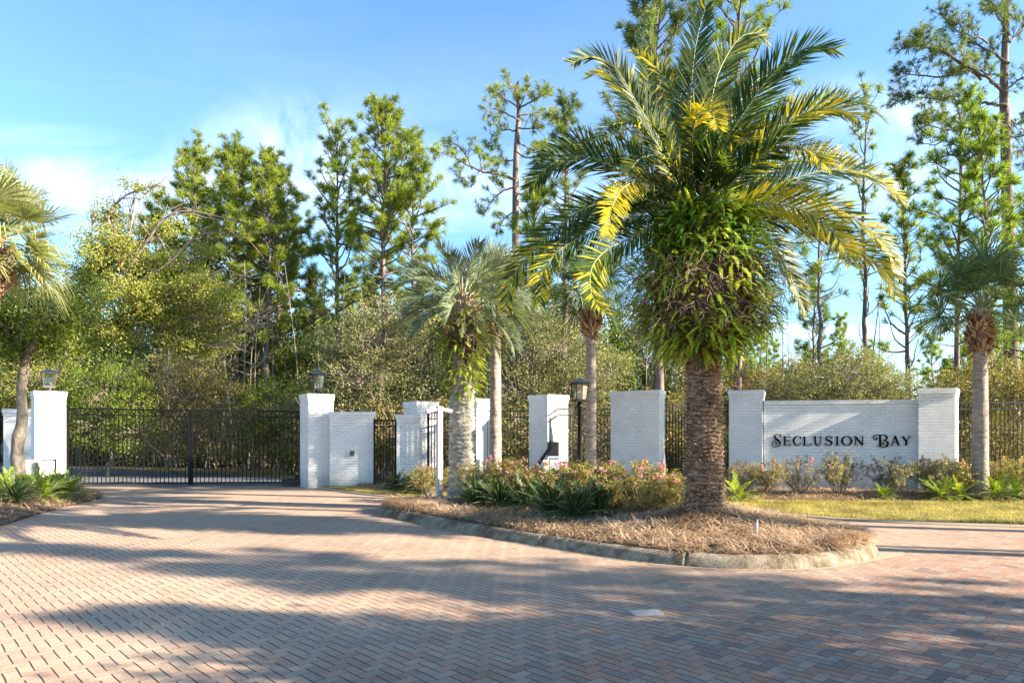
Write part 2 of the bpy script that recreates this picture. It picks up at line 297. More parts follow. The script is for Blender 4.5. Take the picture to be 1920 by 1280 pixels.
# ================================================================== camera, sky, sun
cam=bpy.data.cameras.new('camera'); co=bpy.data.objects.new('camera',cam); COL.objects.link(co); SC.camera=co
cam.lens=24; cam.sensor_width=36; cam.shift_y=170/1920; cam.clip_end=2000; cam.clip_start=.1
co.location=(0,0,EYE); co.rotation_euler=(R(90),0,0)
SUN_AZ=R(14.0); SUN_EL=R(25)          # towards +X, a little on the camera's side of it
sv=Vector((math.cos(SUN_AZ)*math.cos(SUN_EL),-math.sin(SUN_AZ)*math.cos(SUN_EL),math.sin(SUN_EL)))
sl=bpy.data.lights.new('sun','SUN'); sl.energy=5.0; sl.angle=R(.5); sl.color=(1,.87,.69)
so=bpy.data.objects.new('sun',sl); COL.objects.link(so); so.rotation_euler=sv.to_track_quat('Z','Y').to_euler()
wd=bpy.data.worlds.new('World'); SC.world=wd; wd.use_nodes=True; wt=wd.node_tree; bg=wt.nodes['Background']
sky=wt.nodes.new('ShaderNodeTexSky'); sky.sky_type='NISHITA'; sky.sun_disc=False; sky.sun_elevation=SUN_EL
sky.sun_rotation=math.atan2(sv.x,sv.y); sky.ozone_density=2.5; sky.dust_density=.6; sky.air_density=1.0
tc=wt.nodes.new('ShaderNodeTexCoord'); sep=N(wt,'ShaderNodeSeparateXYZ'); wt.links.new(tc.outputs['Generated'],sep.inputs[0])
# thin cirrus: noise on a flat layer high above
zz=math_(wt,'ADD',math_(wt,'MAXIMUM',sep.outputs[2],0.0),.12)
cx_=math_(wt,'DIVIDE',sep.outputs[0],zz); cy_=math_(wt,'DIVIDE',sep.outputs[1],zz)
cb=N(wt,'ShaderNodeCombineXYZ'); wt.links.new(cx_,cb.inputs[0]); wt.links.new(cy_,cb.inputs[1])
def puff(px,py,rx,rz):      # a soft cloud bank in one part of the sky, given as a direction
    a=(px-CX)/F0; b=(HY-py)/F0
    ux=math_(wt,'DIVIDE',sep.outputs[0],math_(wt,'MAXIMUM',sep.outputs[1],.05)); uz=math_(wt,'DIVIDE',sep.outputs[2],math_(wt,'MAXIMUM',sep.outputs[1],.05))
    dx=math_(wt,'DIVIDE',math_(wt,'SUBTRACT',ux,a),rx/F0); dz=math_(wt,'DIVIDE',math_(wt,'SUBTRACT',uz,b),rz/F0)
    return math_(wt,'POWER',2.718,math_(wt,'MULTIPLY',math_(wt,'ADD',math_(wt,'MULTIPLY',dx,dx),math_(wt,'MULTIPLY',dz,dz)),-1.0))
mp=N(wt,'ShaderNodeMapping'); wt.links.new(cb.outputs[0],mp.inputs[0]); mp.inputs['Rotation'].default_value=(0,0,R(-25)); mp.inputs['Scale'].default_value=(.55,1.5,1); mp.inputs['Location'].default_value=(.35,.1,0)
cn=noise(wt,1.0,7,.56,mp.outputs[0],.9); cr=ramp(wt,[(0,0,0),(.35,.35,.35),(.9,.9,.9)],[.47,.60,.78]); wt.links.new(cn.outputs['Fac'],cr.inputs[0])
elev=N(wt,'ShaderNodeMapRange'); wt.links.new(sep.outputs[2],elev.inputs[0]); elev.inputs[1].default_value=.16; elev.inputs[2].default_value=.50; elev.inputs[3].default_value=1.0; elev.inputs[4].default_value=.12
pf=puff(560,290,190,85)
for q in ((880,350,120,55),(1730,215,200,60),(1640,330,200,50),(230,330,260,40)): pf=math_(wt,'ADD',pf,math_(wt,'MULTIPLY',puff(*q),.85))
pn_=noise(wt,9,6,.62,tc.outputs['Generated'],.6); pr_=ramp(wt,[(.05,.05,.05),(.5,.5,.5),(1,1,1)],[.34,.5,.68]); wt.links.new(pn_.outputs['Fac'],pr_.inputs[0])
cf=math_(wt,'MINIMUM',math_(wt,'ADD',math_(wt,'MULTIPLY',math_(wt,'MULTIPLY',cr.outputs[0],elev.outputs[0]),.6),math_(wt,'MULTIPLY',math_(wt,'MULTIPLY',pf,pr_.outputs[0]),.62)),.92)
tint=mixc(wt,1.0,sky.outputs[0],(.84,1.07,1.19),'MULTIPLY')
fin=mixc(wt,cf,tint,(6.2,6.8,7.6))
wt.links.new(fin,bg.inputs[0]); bg.inputs[1].default_value=.072
SC.view_settings.view_transform='Standard'; SC.view_settings.look='None'; SC.view_settings.exposure=2.2; SC.view_settings.gamma=1
SC.cycles.max_bounces=8; SC.cycles.diffuse_bounces=3; SC.cycles.transmission_bounces=6; SC.cycles.transparent_max_bounces=8
SC.cycles.caustics_reflective=False; SC.cycles.caustics_refractive=False

# ================================================================== ground
def sheet(name,pts,z,mat,kind='structure'):
    mb=MB(); p=np.asarray(pts,float); mb.add(np.c_[p,np.full(len(p),z)],[list(range(len(p)))]); return tag(mb.build(name,mat),kind=kind)
sheet('ground',[(-400,-100),(400,-100),(400,700),(-400,700)],0,M['soil'])
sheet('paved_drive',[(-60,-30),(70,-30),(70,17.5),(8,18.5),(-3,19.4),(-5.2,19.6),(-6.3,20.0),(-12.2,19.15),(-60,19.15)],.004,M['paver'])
# asphalt road beyond the gate, curving away to the left
sheet('road',[(-12.2,19.15),(-6.3,20.0),(-7.0,22.6),(-11,25.2),(-17,28.5),(-30,34),(-46,41),(-62,47),(-66,38),(-45,31.5),(-30,27),(-20,23),(-14.5,19.6)],.008,M['asphalt'])
sheet('roadside_grass',[(-5.2,20.3),(-5.8,24.2),(-9,26.4),(-16,30.3),(-29,36),(-46,43.5),(-46,41.0),(-30,34.0),(-17,28.5),(-11,25.2),(-7.0,22.6),(-6.3,20.0)],.014,M['lawn'])

def resample(c,n):
    c=np.asarray(c,float); s=np.r_[0,np.cumsum(np.linalg.norm(np.diff(c,axis=0),axis=1))]; t=np.linspace(0,s[-1],n)
    return np.stack([np.interp(t,s,c[:,k]) for k in range(c.shape[1])],1)
def smooth(c,it=2):
    c=np.asarray(c,float)
    for _ in range(it):
        q=c[:-1]*.75+c[1:]*.25; r=c[:-1]*.25+c[1:]*.75
        c=np.r_[c[:1],np.stack([q,r],1).reshape(-1,c.shape[1]),c[-1:]]
    return c
def vnoise(x,y,s=1.0,seed=0):
    v=0; r=RS(seed)
    for k in range(6):
        a=r.uniform(0,6.28); f=s*r.uniform(.6,2.2)*(1+k*.35); v=v+np.sin((x*math.cos(a)+y*math.sin(a))*f+r.uniform(0,6.28))/(1+k*.35)
    return v/3.2
def bed(name,A,B,hf,mat,na=120,nb=24):
    a=resample(smooth(A),na); b=resample(smooth(B),na); t=np.linspace(0,1,nb)
    g=a[None]*(1-t[:,None,None])+b[None]*t[:,None,None]
    z=hf(g[...,0],g[...,1],t[:,None]*np.ones((1,na)),np.ones((nb,1))*np.linspace(0,1,na)[None])
    mb=MB(); mb.grid(np.concatenate([g,z[...,None]],-1)); return tag(mb.build(name,mat),kind='structure'),g,z
edge=lambda t,w=.06: np.clip(np.minimum(t,1-t)/w,0,1)
# central and right-hand verge: lawn strip then mulch
VA=[(-5.3,19.0),(-4.6,18.0),(-3.4,16.7),(-1.8,15.7),(-.8,16.4),(1,16.1),(3,14.9),(4.6,13.4),(5.8,12.0),(8.3,11.15),(14,10.2),(26,9.2)]
VB=[(-4.3,18.7),(-3.6,18.0),(-2.6,17.2),(-1.5,16.6),(-.6,16.9),(1.2,16.7),(3.4,15.7),(5.2,15.1),(6.5,15.0),(9,15.0),(14.5,14.7),(26,14.4)]
VC=[(-3.9,23.5),(-3.2,23.5),(-2.2,23.5),(-1.2,23.5),(-.3,23.5),(2.2,23.5),(4.4,23.5),(6,23.5),(7.5,23.5),(10,23.5),(16,23.5),(28,23.5)]
lawn,lg,lz=bed('lawn',VA,VB,lambda x,y,t,u:.035*np.clip(t/.05,0,1)+.012*vnoise(x,y,2,3)+.01,M['lawn'],200,20)
mul,mg,mz=bed('mulch_bed',VB,VC,lambda x,y,t,u:.05+.05*np.clip(t/.05,0,1)*np.clip((1-t)*8,0,1)+.02*vnoise(x,y,4,5),M['mulch'],200,40)
# left bed
LA=[(-8.1,10.2),(-8.6,11.8),(-9.0,13.2),(-9.35,14.6),(-9.5,15.8),(-10.3,17.2),(-11.6,18.4),(-12.6,18.75)]
LB=[(-22,8.5),(-22,10.5),(-22,12.5),(-22,14.5),(-22,16),(-22,18),(-22,20),(-22,21.5)]
lbed,bg_,bz=bed('mulch_bed',LA,LB,lambda x,y,t,u:.02+.13*np.clip(t/.12,0,1)+.03*vnoise(x,y,2.5,6),M['mulch'],70,50)
# the kerbed island
IF=[(-2.45,13.35),(-2.38,12.9),(-1.05,11.15),(.10,9.77),(.89,9.02),(1.5,8.37),(2.0,8.03),(2.59,7.84),(3.23,7.87),(3.87,8.1),(4.42,8.55),(4.66,9.05)]
IB=[(-2.45,13.35),(-2.35,14.0),(-1.9,14.7),(-.7,14.9),(.9,14.3),(2.2,13.3),(3.4,12.1),(4.1,10.95),(4.5,9.95),(4.66,9.05)]
PALM=np.array([2.80,9.9])
def hisl(x,y,t,u):
    e=np.clip(np.minimum(t,1-t)*9,0,1)*np.clip(np.minimum(u,1-u)*14,0,1)
    d2=(x-PALM[0]-.1)**2+((y-PALM[1])*1.15)**2
    return .15+e*(.05+.025*vnoise(x,y,4,8)+.012*vnoise(x,y,11,9))+.27*np.exp(-d2/.95)*np.clip(e*1.5,0,1)
isl,ig,iz=bed('mulch_bed',IF,IB,hisl,M['mulch'],200,70)
loop=np.r_[resample(smooth(IF),130)[:-1],resample(smooth(IB),130)[::-1][:-1]]
for _ in range(3): loop=(np.roll(loop,1,0)+loop*2+np.roll(loop,-1,0))/4
tn=nrm(np.roll(loop,-1,0)-np.roll(loop,1,0)); out=np.stack([tn[:,1],-tn[:,0]],1)
prof=[(-.06,.05),(-.045,.135),(-.01,.146),(.045,.143),(.085,.13),(.12,.10),(.16,.03),(.165,.0)]
nl=len(loop); rk=RS(4)
sk=np.arange(nl+1).astype(float); dz=[]
jt=[k+.5 for k in range(8,nl-6,27)]
for k in jt: sk=np.r_[sk,[k-.10,k-.05,k+.05,k+.10]]; 
sk=np.sort(sk); deep=np.array([1.0 if min(abs(k-c) for c in jt)<.07 else 0.0 for k in sk])
q0_=np.r_[loop,loop[:1]]; o0_=np.r_[out,out[:1]]; kk=np.arange(nl+1)
g=np.zeros((len(prof),len(sk),3))
for i,(o,z) in enumerate(prof):
    q=np.stack([np.interp(sk,kk,q0_[:,c]) for c in (0,1)],1); oo=np.stack([np.interp(sk,kk,o0_[:,c]) for c in (0,1)],1)
    o=o-deep*.018*(o>0); z=z-deep*.02*(z>.12)
    wob=.005*vnoise(q[:,0]*3,q[:,1]*3,3,11+i)*(np.asarray(z)>.01)
    g[i,:,:2]=q+oo*(o+wob)[:,None]; g[i,:,2]=z+wob*.5*(np.asarray(z)>.02)
mb=MB(); mb.grid(g[:, ::-1]); tag(mb.build('kerb',M['kerb']),kind='structure')
gut=MB(); q=np.r_[loop,loop[:1]]; oo=np.r_[out,out[:1]]
wd_=.02+.10*np.clip(.5+vnoise(q[:,0],q[:,1],1.5,77),0,1)+.25*np.exp(-((q[:,0]-4.6)**2+(q[:,1]-9)**2)/.3)
gut.grid(np.stack([np.c_[q+oo*.17,np.full(nl+1,.0085)],np.c_[q+oo*(.18+wd_)[:,None],np.full(nl+1,.0082)]])[:, ::-1])
M['sand']=ground_mat('gutter_sand',[(.28,.24,.20),(.38,.30,.22),(.45,.30,.18)],4,None,.4,150)
tag(gut.build('gutter',M['sand']),kind='structure')
# pale edging along the far side of the side lane
ed=resample(smooth(VA),200); en=nrm(np.gradient(ed,axis=0)); eo=np.stack([en[:,1],-en[:,0]],1)
mb=MB(); mb.grid(np.stack([np.c_[ed+eo*.14,np.full(200,.009)],np.c_[ed+eo*.13,np.full(200,.03)],np.c_[ed-eo*.03,np.full(200,.034)]])[:, :]); tag(mb.build('road_edging',M['sand']),kind='structure')
sheet('concrete_apron',[(-12.3,18.95),(-6.2,19.75),(-6.3,20.02),(-12.2,19.2)],.012,M['sand'])

# loose pine straw, needles lying on the beds
def straw(name,g,z,n,mask,L=(.12,.24),w=.0065,lift=.03,seed=1,mat='straw'):
    r=RS(seed); nb,na=z.shape; P=[]; tot=0
    while tot<n:
        a=r.uniform(0,na-1.001,n); b=r.uniform(0,nb-1.001,n); i=b.astype(int); j=a.astype(int); fb=(b-i)[:,None]; fa=(a-j)[:,None]
        G3=np.concatenate([g,z[...,None]],-1)
        p=G3[i,j]*(1-fb)*(1-fa)+G3[i+1,j]*fb*(1-fa)+G3[i,j+1]*(1-fb)*fa+G3[i+1,j+1]*fb*fa
        p=p[mask(p)]; P.append(p); tot+=len(p)
    p=np.concatenate(P)[:n]; m=len(p)
    clump=vnoise(p[:,0],p[:,1],3.5,21)
    az=clump*5+r.normal(0,1.0,m); el=r.normal(.05,.22,m); D=np.stack([np.cos(az)*np.cos(el),np.sin(az)*np.cos(el),np.sin(el)],1)
    S=nrm(np.cross(D,[0,0,1.0]))*(w/2); l=r.uniform(*L,m)[:,None]
    p=p+np.c_[np.zeros((m,2)),r.uniform(.0,1,m)**2*lift+.004]
    mid=p+D*l*.5+np.c_[np.zeros((m,2)),r.uniform(0,.02,m)]
    v=np.stack([p-S,p+S,mid+S,mid-S,p+D*l+S*.4,p+D*l-S*.4],1).reshape(-1,3)
    b=np.arange(m)[:,None]*6; f=np.concatenate([b+[0,1,2,3],b+[3,2,4,5]])
    mb=MB(); mb.add(v,f); return tag(mb.build(name,M[mat]),kind='stuff')
straw('pine_straw',ig,iz,52000,lambda p:(p[:,1]<13.6)&(p[:,2]>.14),seed=2,lift=.06)
straw('pine_straw',mg,mz,30000,lambda p:(p[:,0]>3.0)&(p[:,0]<14)&(p[:,1]<17.5),seed=3,w=.009,L=(.1,.22))
straw('pine_straw',mg,mz,5000,lambda p:(p[:,0]<1.0)&(p[:,0]>-5)&(p[:,1]<19.5),seed=33,w=.009)
straw('pine_straw',bg_,bz,16000,lambda p:(p[:,0]>-13.2),seed=4,w=.009)
def blades(name,g,z,n,mask,h=(.02,.055),w=.009,seed=1):
    r=RS(seed); nb,na=z.shape
    a=r.uniform(0,na-1.001,n); b=r.uniform(0,nb-1.001,n); i=b.astype(int); j=a.astype(int); fb=(b-i)[:,None]; fa=(a-j)[:,None]
    G3=np.concatenate([g,z[...,None]],-1)
    p=G3[i,j]*(1-fb)*(1-fa)+G3[i+1,j]*fb*(1-fa)+G3[i,j+1]*(1-fb)*fa+G3[i+1,j+1]*fb*fa
    p=p[mask(p)]; m=len(p); az=r.uniform(0,6.28,m); S=np.stack([np.cos(az),np.sin(az),az*0],1)*w/2
    hh=r.uniform(*h,m)*(1+.5*vnoise(p[:,0],p[:,1],3,41)); tip=p+np.c_[r.normal(0,.022,(m,2)),hh]
    v=np.stack([p-S,p+S,tip],1).reshape(-1,3); b=np.arange(m)[:,None]*3
    mb=MB(); mb.add(v,b+[0,1,2]); return tag(mb.build(name,M['grass']),kind='stuff')
blades('grass',lg,lz,200000,lambda p:(p[:,0]<13.5),seed=5)

# ================================================================== painted brick piers and walls
def rot2(v,a): return np.array([v[0]*math.cos(a)-v[1]*math.sin(a),v[0]*math.sin(a)+v[1]*math.cos(a)])
def quad_plan(corner,ang,w,dp):
    # corner = near left corner of the front face; ang turns the front face (0 = facing the camera, + = facing right)
    u=rot2((1,0),ang); v=rot2((0,1),ang); c=np.asarray(corner,float); return [c,c+u*w,c+u*w+v*dp,c+v*dp]
def pier_mesh(mb,plan,h,z0=0,cap=True):
    mb.prism(plan,z0,h-(.20 if cap else 0))
    if cap:
        mb.prism(plan,h-.20,h-.125,off=.012); mb.prism(plan,h-.125,h,off=.026)
def brick_pier(label,plan,h,cat='pier',name='brick_pier',group=None,split=False):
    c=np.mean(plan,0); t=thing(name,label,cat,(c[0],c[1],0),group=group); pl=[np.asarray(p)-c for p in plan]
    a=MB(); a.prism(pl,0,h-.20); a.build('shaft' if name!='brick_wall' else 'wall_face',M['brick'],t)
    b=MB(); b.prism(pl,h-.20,h-.125,off=.012); b.prism(pl,h-.125,h,off=.026); b.build('cap',M['brick'],t)
    return t
A35=R(35)
brick_pier('white brick gate pier with lantern at the left end of the black drive gate',quad_plan((-13.0,18.6),R(42),.72,.72),2.68)
brick_pier('low white brick wing wall behind the leaning oak trunk on the left',quad_plan((-15.35,20.6),R(-4),1.2,.35),2.26,'wall','brick_wall')
gp=quad_plan((-5.64,18.9),A35,.72,.72); brick_pier('dappled white brick gate pier with lantern at the right end of the drive gate',gp,2.62)
brick_pier('white brick wing wall carrying the small bronze box, right of the dappled gate pier',quad_plan((-5.06,18.95),R(6),1.21,.34),2.12,'wall','brick_wall')
brick_pier('low white brick stub wall at the right jamb of the narrow walk gate',quad_plan((-3.17,18.75),R(8),.62,.25),2.04,'wall','brick_wall')
brick_pier('shaded white brick pier standing behind the white camera post',quad_plan((-2.66,19.1),R(40),.70,.70),2.42)
brick_pier('white brick pier between the shaggy palm trunk and the thin grey palm trunk',quad_plan((-1.02,19.6),R(42),.72,.72),2.52)
brick_pier('white brick pier with a bright right side behind the keypad, left of the lamp post',quad_plan(W(1027,19.3),R(40),.80,.80),2.62)
brick_pier('wide shaded white brick pier between the lamp post and the big date palm',[W(1145,18.1),W(1181,17.75),W(1236,17.3),W(1246,17.9),W(1160,18.7)],2.63)

# sign wall
sw=thing('sign_wall','white brick entrance sign wall with raised black lettering, right of the big palm','sign wall',(7.9,16.9,0))
off=np.array([7.9,16.9])
lp=[p-off for p in quad_plan(W(1367,17.85),R(-24),.82,.75)]
m1=MB(); pier_mesh(m1,lp,2.64); m1.build('pier',M['brick'],sw)
# right pier
rp=[p-off for p in [W(1722,16.72),W(1791,16.55),W(1797,17.1),W(1722,17.45)]]
m1=MB(); pier_mesh(m1,rp,2.63); m1.build('pier',M['brick'],sw)
pa=W(1432,17.62)-off; pb=W(1721.5,16.95)-off; dv=nrm(pb-pa); pn=np.array([dv[1],-dv[0]])
m1=MB(); wp=[pa,pb,pb-pn*.32,pa-pn*.32]; m1.prism(wp,0,2.27); m1.prism([pa+pn*.03,pb+pn*.03,pb-pn*.35,pa-pn*.35],2.27,2.36); m1.build('panel',M['brick'],sw)
# lettering: strokes drawn in a letter plane and raised 3 cm off the panel
def crop2pix(x,y): return 1340+x/3.3103, 640+y/3.3103
wallp=pa+off; walld=dv
def on_wall(px,py,proud):
    k=(px-CX)/F0        # solve wallp + s*dv on ray x = k*y
    s=(k*wallp[1]-wallp[0])/(walld[0]-k*walld[1]); P=wallp+walld*s
    z=EYE-(py-HY)/F0*P[1]; P=P+pn*proud; return np.array([P[0]-off[0],P[1]-off[1],z])
def bez(p,n=14):
    p=np.asarray(p,float); out=[]
    # Catmull-Rom through points
    P=np.r_[[2*p[0]-p[1]],p,[2*p[-1]-p[-2]]]
    for i in range(1,len(P)-2):
        for t in np.linspace(0,1,n,endpoint=False):
            out.append(.5*((2*P[i])+(-P[i-1]+P[i+1])*t+(2*P[i-1]-5*P[i]+4*P[i+1]-P[i+2])*t*t+(-P[i-1]+3*P[i]-3*P[i+1]+P[i+2])*t**3))
    out.append(p[-1]); return np.array(out)
def stroke(mb,pts,w,k=[0],curve=False):
    p=np.asarray(pts,float); 
    if curve:
        ww=np.interp(np.linspace(0,1,(len(p)-1)*14+1),np.linspace(0,1,len(w)),w) if not np.isscalar(w) else None; p=bez(p)
        ww=ww if ww is not None else np.full(len(p),w)
    else: ww=np.full(len(p),w) if np.isscalar(w) else np.interp(np.linspace(0,1,len(p)),np.linspace(0,1,len(w)),w)
    t=nrm(np.gradient(p,axis=0)); nn=np.stack([-t[:,1],t[:,0]],1)
    a=p+nn*ww[:,None]/2; b=p-nn*ww[:,None]/2; k[0]+=1; pr=.034+.0006*(k[0]%9)
    n=len(p); f=[on_wall(*crop2pix(*q),pr) for q in a]+[on_wall(*crop2pix(*q),pr) for q in b]+[on_wall(*crop2pix(*q),.004) for q in a]+[on_wall(*crop2pix(*q),.004) for q in b]
    F=[]
    for i in range(n-1):
        F+=[[i,i+1,n+i+1,n+i],[2*n+i,2*n+i+1,i+1,i],[n+i,n+i+1,3*n+i+1,3*n+i]]
    F+=[[0,n,3*n,2*n],[n-1,2*n-1,4*n-1,3*n-1]]; mb.add(f,F)
def lt(fn):
    mb=MB(); fn(mb); mb.build('letter',M['letter'],sw)
TK,TN=9.5,3.2; y0,y1=589,642
def serif(mb,x,y,w=15): stroke(mb,[(x-w/2,y),(x+w/2,y)],3)
def L_S(mb):    # ornate capital
    stroke(mb,[(407,585),(398,577),(383,576),(372,585),(376,600),(392,612),(404,627),(400,645),(384,653),(366,651),(356,638),(357,624),(368,617),(380,622),(382,634),(374,638)],[4,3,4,7,11,12,10,6,4,3.5,3.5,3.5,3.5,3.5,4,5],curve=True); stroke(mb,[(408,576),(408,594)],3)
def L_E(x0,x1):
    def f(mb):
        stroke(mb,[(x0+9,y0),(x0+9,y1)],TK); stroke(mb,[(x0,y0),(x1,y0)],TN); stroke(mb,[(x0,y1),(x1,y1)],TN); stroke(mb,[(x0+9,615),(x1-8,615)],TN); stroke(mb,[(x1,y0-1),(x1,y0+11)],[3,2]); stroke(mb,[(x1,y1+1),(x1,y1-12)],[3,2]); stroke(mb,[(x1-8,608),(x1-8,622)],2.5)
    return f
def L_C(mb): 
    stroke(mb,[(532,603),(527,592),(513,588),(498,594),(489,615),(498,636),(514,643),(528,638),(534,626)],[3,3,4,8,11,8,4,3,2.5],curve=True); stroke(mb,[(533,588),(533,605)],3)
def L_L(mb): stroke(mb,[(556,y0),(556,y1)],TK); serif(mb,556,y0,20); stroke(mb,[(546,y1),(598,y1)],TN); stroke(mb,[(598,y1+1),(599,y1-14)],[4,2])
def L_U(mb):
    stroke(mb,[(622,y0),(622,618),(626,634),(639,643),(651,635),(656,618),(656,y0)],[9.5,9.5,9,5,3.5,3.2,3.2],curve=True); serif(mb,621,y0,20); serif(mb,657,y0,16)
def L_S2(mb):
    stroke(mb,[(726,600),(717,589),(703,588),(691,595),(692,606),(706,614),(722,622),(726,632),(716,642),(699,643),(687,632)],[3,4,5,8,10,11,11,9,5,4,3],curve=True); stroke(mb,[(727,588),(727,602)],3); stroke(mb,[(685,629),(685,643)],3)
def L_I(mb): stroke(mb,[(759,y0),(759,y1)],TK); serif(mb,759,y0,21); serif(mb,759,y1,21)
def L_O(mb): stroke(mb,[(818,587.5),(800,593),(789,615),(800,638),(818,643.5),(836,638),(847,615),(836,593),(818,587.5)],[3.5,7,11,7,3.5,7,11,7,3.5],curve=True)
def L_N(mb): stroke(mb,[(873,y0),(873,y1)],TN); stroke(mb,[(872,y0),(917,y1+1)],TK); stroke(mb,[(917,y0),(917,y1)],TN); serif(mb,869,y0,16); serif(mb,873,y1,17); serif(mb,917,y0,17)
def L_B(mb):
    stroke(mb,[(1025,582),(1025,650)],11); stroke(mb,[(1003,606),(996,609),(986,604),(983,593),(990,582),(1006,579),(1030,580),(1052,580),(1066,589),(1066,602),(1054,611),(1036,613)],[5,4,3.5,3.5,3.5,4,4,4,9,9,4,3],curve=True)
    stroke(mb,[(1036,613),(1056,615),(1073,626),(1070,644),(1052,654),(1034,652),(1025,641),(1029,629),(1041,626),(1048,635),(1041,640)],[3,4,10,10,5,4,3.5,3.5,3.5,4,5],curve=True); stroke(mb,[(1009,650),(1030,650)],3.5); stroke(mb,[(1003,606),(1007,598),(999,593)],[4,4,3],curve=True)
def L_A(mb): stroke(mb,[(1118,y0-3),(1098,y1)],TN); stroke(mb,[(1117,y0-4),(1140,y1)],TK); stroke(mb,[(1106,623),(1131,623)],TN); serif(mb,1098,y1,16); serif(mb,1140,y1,20)
def L_Y(mb): stroke(mb,[(1166,y0),(1186,617)],TK); stroke(mb,[(1209,y0),(1188,617)],TN); stroke(mb,[(1187,614),(1187,y1)],TK); serif(mb,1165,y0,20); serif(mb,1209,y0,16); serif(mb,1187,y1,20)
for fn in (L_S,L_E(425,468),L_C,L_L,L_U,L_S2,L_I,L_O,L_N,L_B,L_A,L_Y): lt(fn)

# ================================================================== iron gates and fences
def railing(t,p0,p1,ztop,z0=.06,gap=.115,post=None,mat='iron',frame=True,ztop2=None,midrail=True,pw=.018):
    p0=np.asarray(p0,float);p1=np.asarray(p1,float); L=np.linalg.norm(p1-p0); d=(p1-p0)/L; a=math.atan2(d[1],d[0]); z2=ztop if ztop2 is None else ztop2
    o=np.array(t.location[:2]); q0=p0-o; q1=p1-o; mid=(q0+q1)/2
    for (za,zb,hh) in ((ztop,z2,.042),(ztop-.17,z2-.17,.034),(z0+.04,z0+.04,.042)):
        pr=[(*q0,za),(*q1,zb)]
        nn=np.array([-d[1],d[0]])*.017
        v=[]
        for (x,y,z) in pr:
            for sx,sz in ((-1,-1),(1,-1),(1,1),(-1,1)): v.append((x+nn[0]*sx,y+nn[1]*sx,z+sz*hh/2))
        rails=MB(); rails.add(v,[[0,1,5,4],[1,2,6,5],[2,3,7,6],[3,0,4,7],[0,3,2,1],[4,5,6,7]]); rails.build('rail',M[mat],t)
    n=max(2,int(round(L/gap))); pk=MB()
    for i in range(1,n):
        f=i/n; c=q0+(q1-q0)*f; zt=ztop+(z2-ztop)*f-.022; pk.box((c[0],c[1],(z0+.02+zt)/2),(pw,pw,zt-z0-.02),a)
    pk.build('pickets',M[mat],t)
def post_part(t,p,h,w=.06,name='post',mat='iron'):
    o=np.array(t.location[:2]); q=np.asarray(p)-o; mb=MB(); mb.box((q[0],q[1],h/2),(w,w,h)); mb.box((q[0],q[1],h+.012),(w+.015,w+.015,.02),taper=.5); mb.build(name,M[mat],t)
def fence(label,pts,ztop,posts=True,mat='iron',cat='fence',**k):
    c=np.mean(np.asarray(pts),0); t=thing('iron_fence',label,cat,(c[0],c[1],0))
    for a,b in zip(pts[:-1],pts[1:]): railing(t,a,b,ztop,mat=mat,**k)
    if posts:
        for p in pts: post_part(t,p,ztop+.05,mat=mat)
    return t
def gate_leaf(label,p0,p1,z0t,z1t,bottom=.07):
    c=(np.asarray(p0)+p1)/2; t=thing('drive_gate',label,'gate',(c[0],c[1],0)); railing(t,p0,p1,z0t,bottom,.115,ztop2=z1t,pw=.02)
    fr=MB(); o=np.array(t.location[:2])
    for p,z in ((p0,z0t),(p1,z1t)):
        fr=MB(); q=np.asarray(p)-o; fr.box((q[0],q[1],(z+bottom)/2),(.06,.05,z-bottom+.04),math.atan2(p1[1]-p0[1],p1[0]-p0[0])); fr.build('stile',M['iron'],t)
    return t
gl0=W(127,19.15); gm=W(357,19.45); gr=W(563,19.75)
g1=gate_leaf('left leaf of the tall black iron drive gate, hung on the left gate pier',gl0,gm-np.array([.03,0]),2.22,2.17)
g2=gate_leaf('right leaf of the tall black iron drive gate, hung by the dappled gate pier',gm+np.array([.04,.01]),gr,2.17,2.15)
o=np.array(g2.location[:2]); q=W(569,19.65)-o
mb=MB(); mb.box((q[0],q[1],1.12),(.07,.07,2.24)); mb.box((q[0]+.12,q[1]-.02,1.1),(.045,.045,2.2)); mb.build('hinge_post',M['iron'],g2)
mb=MB(); mb.box((q[0]-.02,q[1]-.05,1.98),(.2,.05,.2)); mb.build('hinge',M['iron'],g2); mb=MB(); mb.box((q[0]-.05,q[1]-.05,.22),(.35,.06,.22)); mb.build('hinge',M['iron'],g2)
q=W(548,19.6)-o; mb=MB(); mb.box((q[0],q[1]-.05,.13),(.5,.25,.16)); mb.build('gate_opener',M['rubber'],g2)
wg=thing('walk_gate','narrow black iron walk gate between two white brick walls','gate',(*W(721,18.95),0)); railing(wg,W(702,18.95),W(742,18.95),1.88,.05,.085); 
for px in (702,742): post_part(wg,W(px,18.95),1.9,.045,'stile')
fence('black iron fence panel with a car parked beyond it, at the far left',[W(-60,22.4),W(24,22.2)],2.15)
fence('black iron fence panel between the camera post and the shaded brick pier',[W(803,18.6),W(846,18.9),W(888,19.9)],2.09,gap=.09)
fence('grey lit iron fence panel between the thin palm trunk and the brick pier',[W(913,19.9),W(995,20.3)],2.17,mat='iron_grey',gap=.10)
ft=thing('iron_gate_panel','open iron panel with a sloping top rail against the bright brick pier','fence panel',(*W(1048,18.7),0))
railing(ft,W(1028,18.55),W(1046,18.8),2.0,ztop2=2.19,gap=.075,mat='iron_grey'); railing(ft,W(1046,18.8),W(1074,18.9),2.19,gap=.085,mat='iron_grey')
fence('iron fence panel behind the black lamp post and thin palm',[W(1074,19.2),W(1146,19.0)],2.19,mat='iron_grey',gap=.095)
fence('black iron fence panel between the wide brick pier and the date palm trunk',[W(1232,18.2),W(1300,19.0),W(1372,18.5)],2.29,gap=.115)
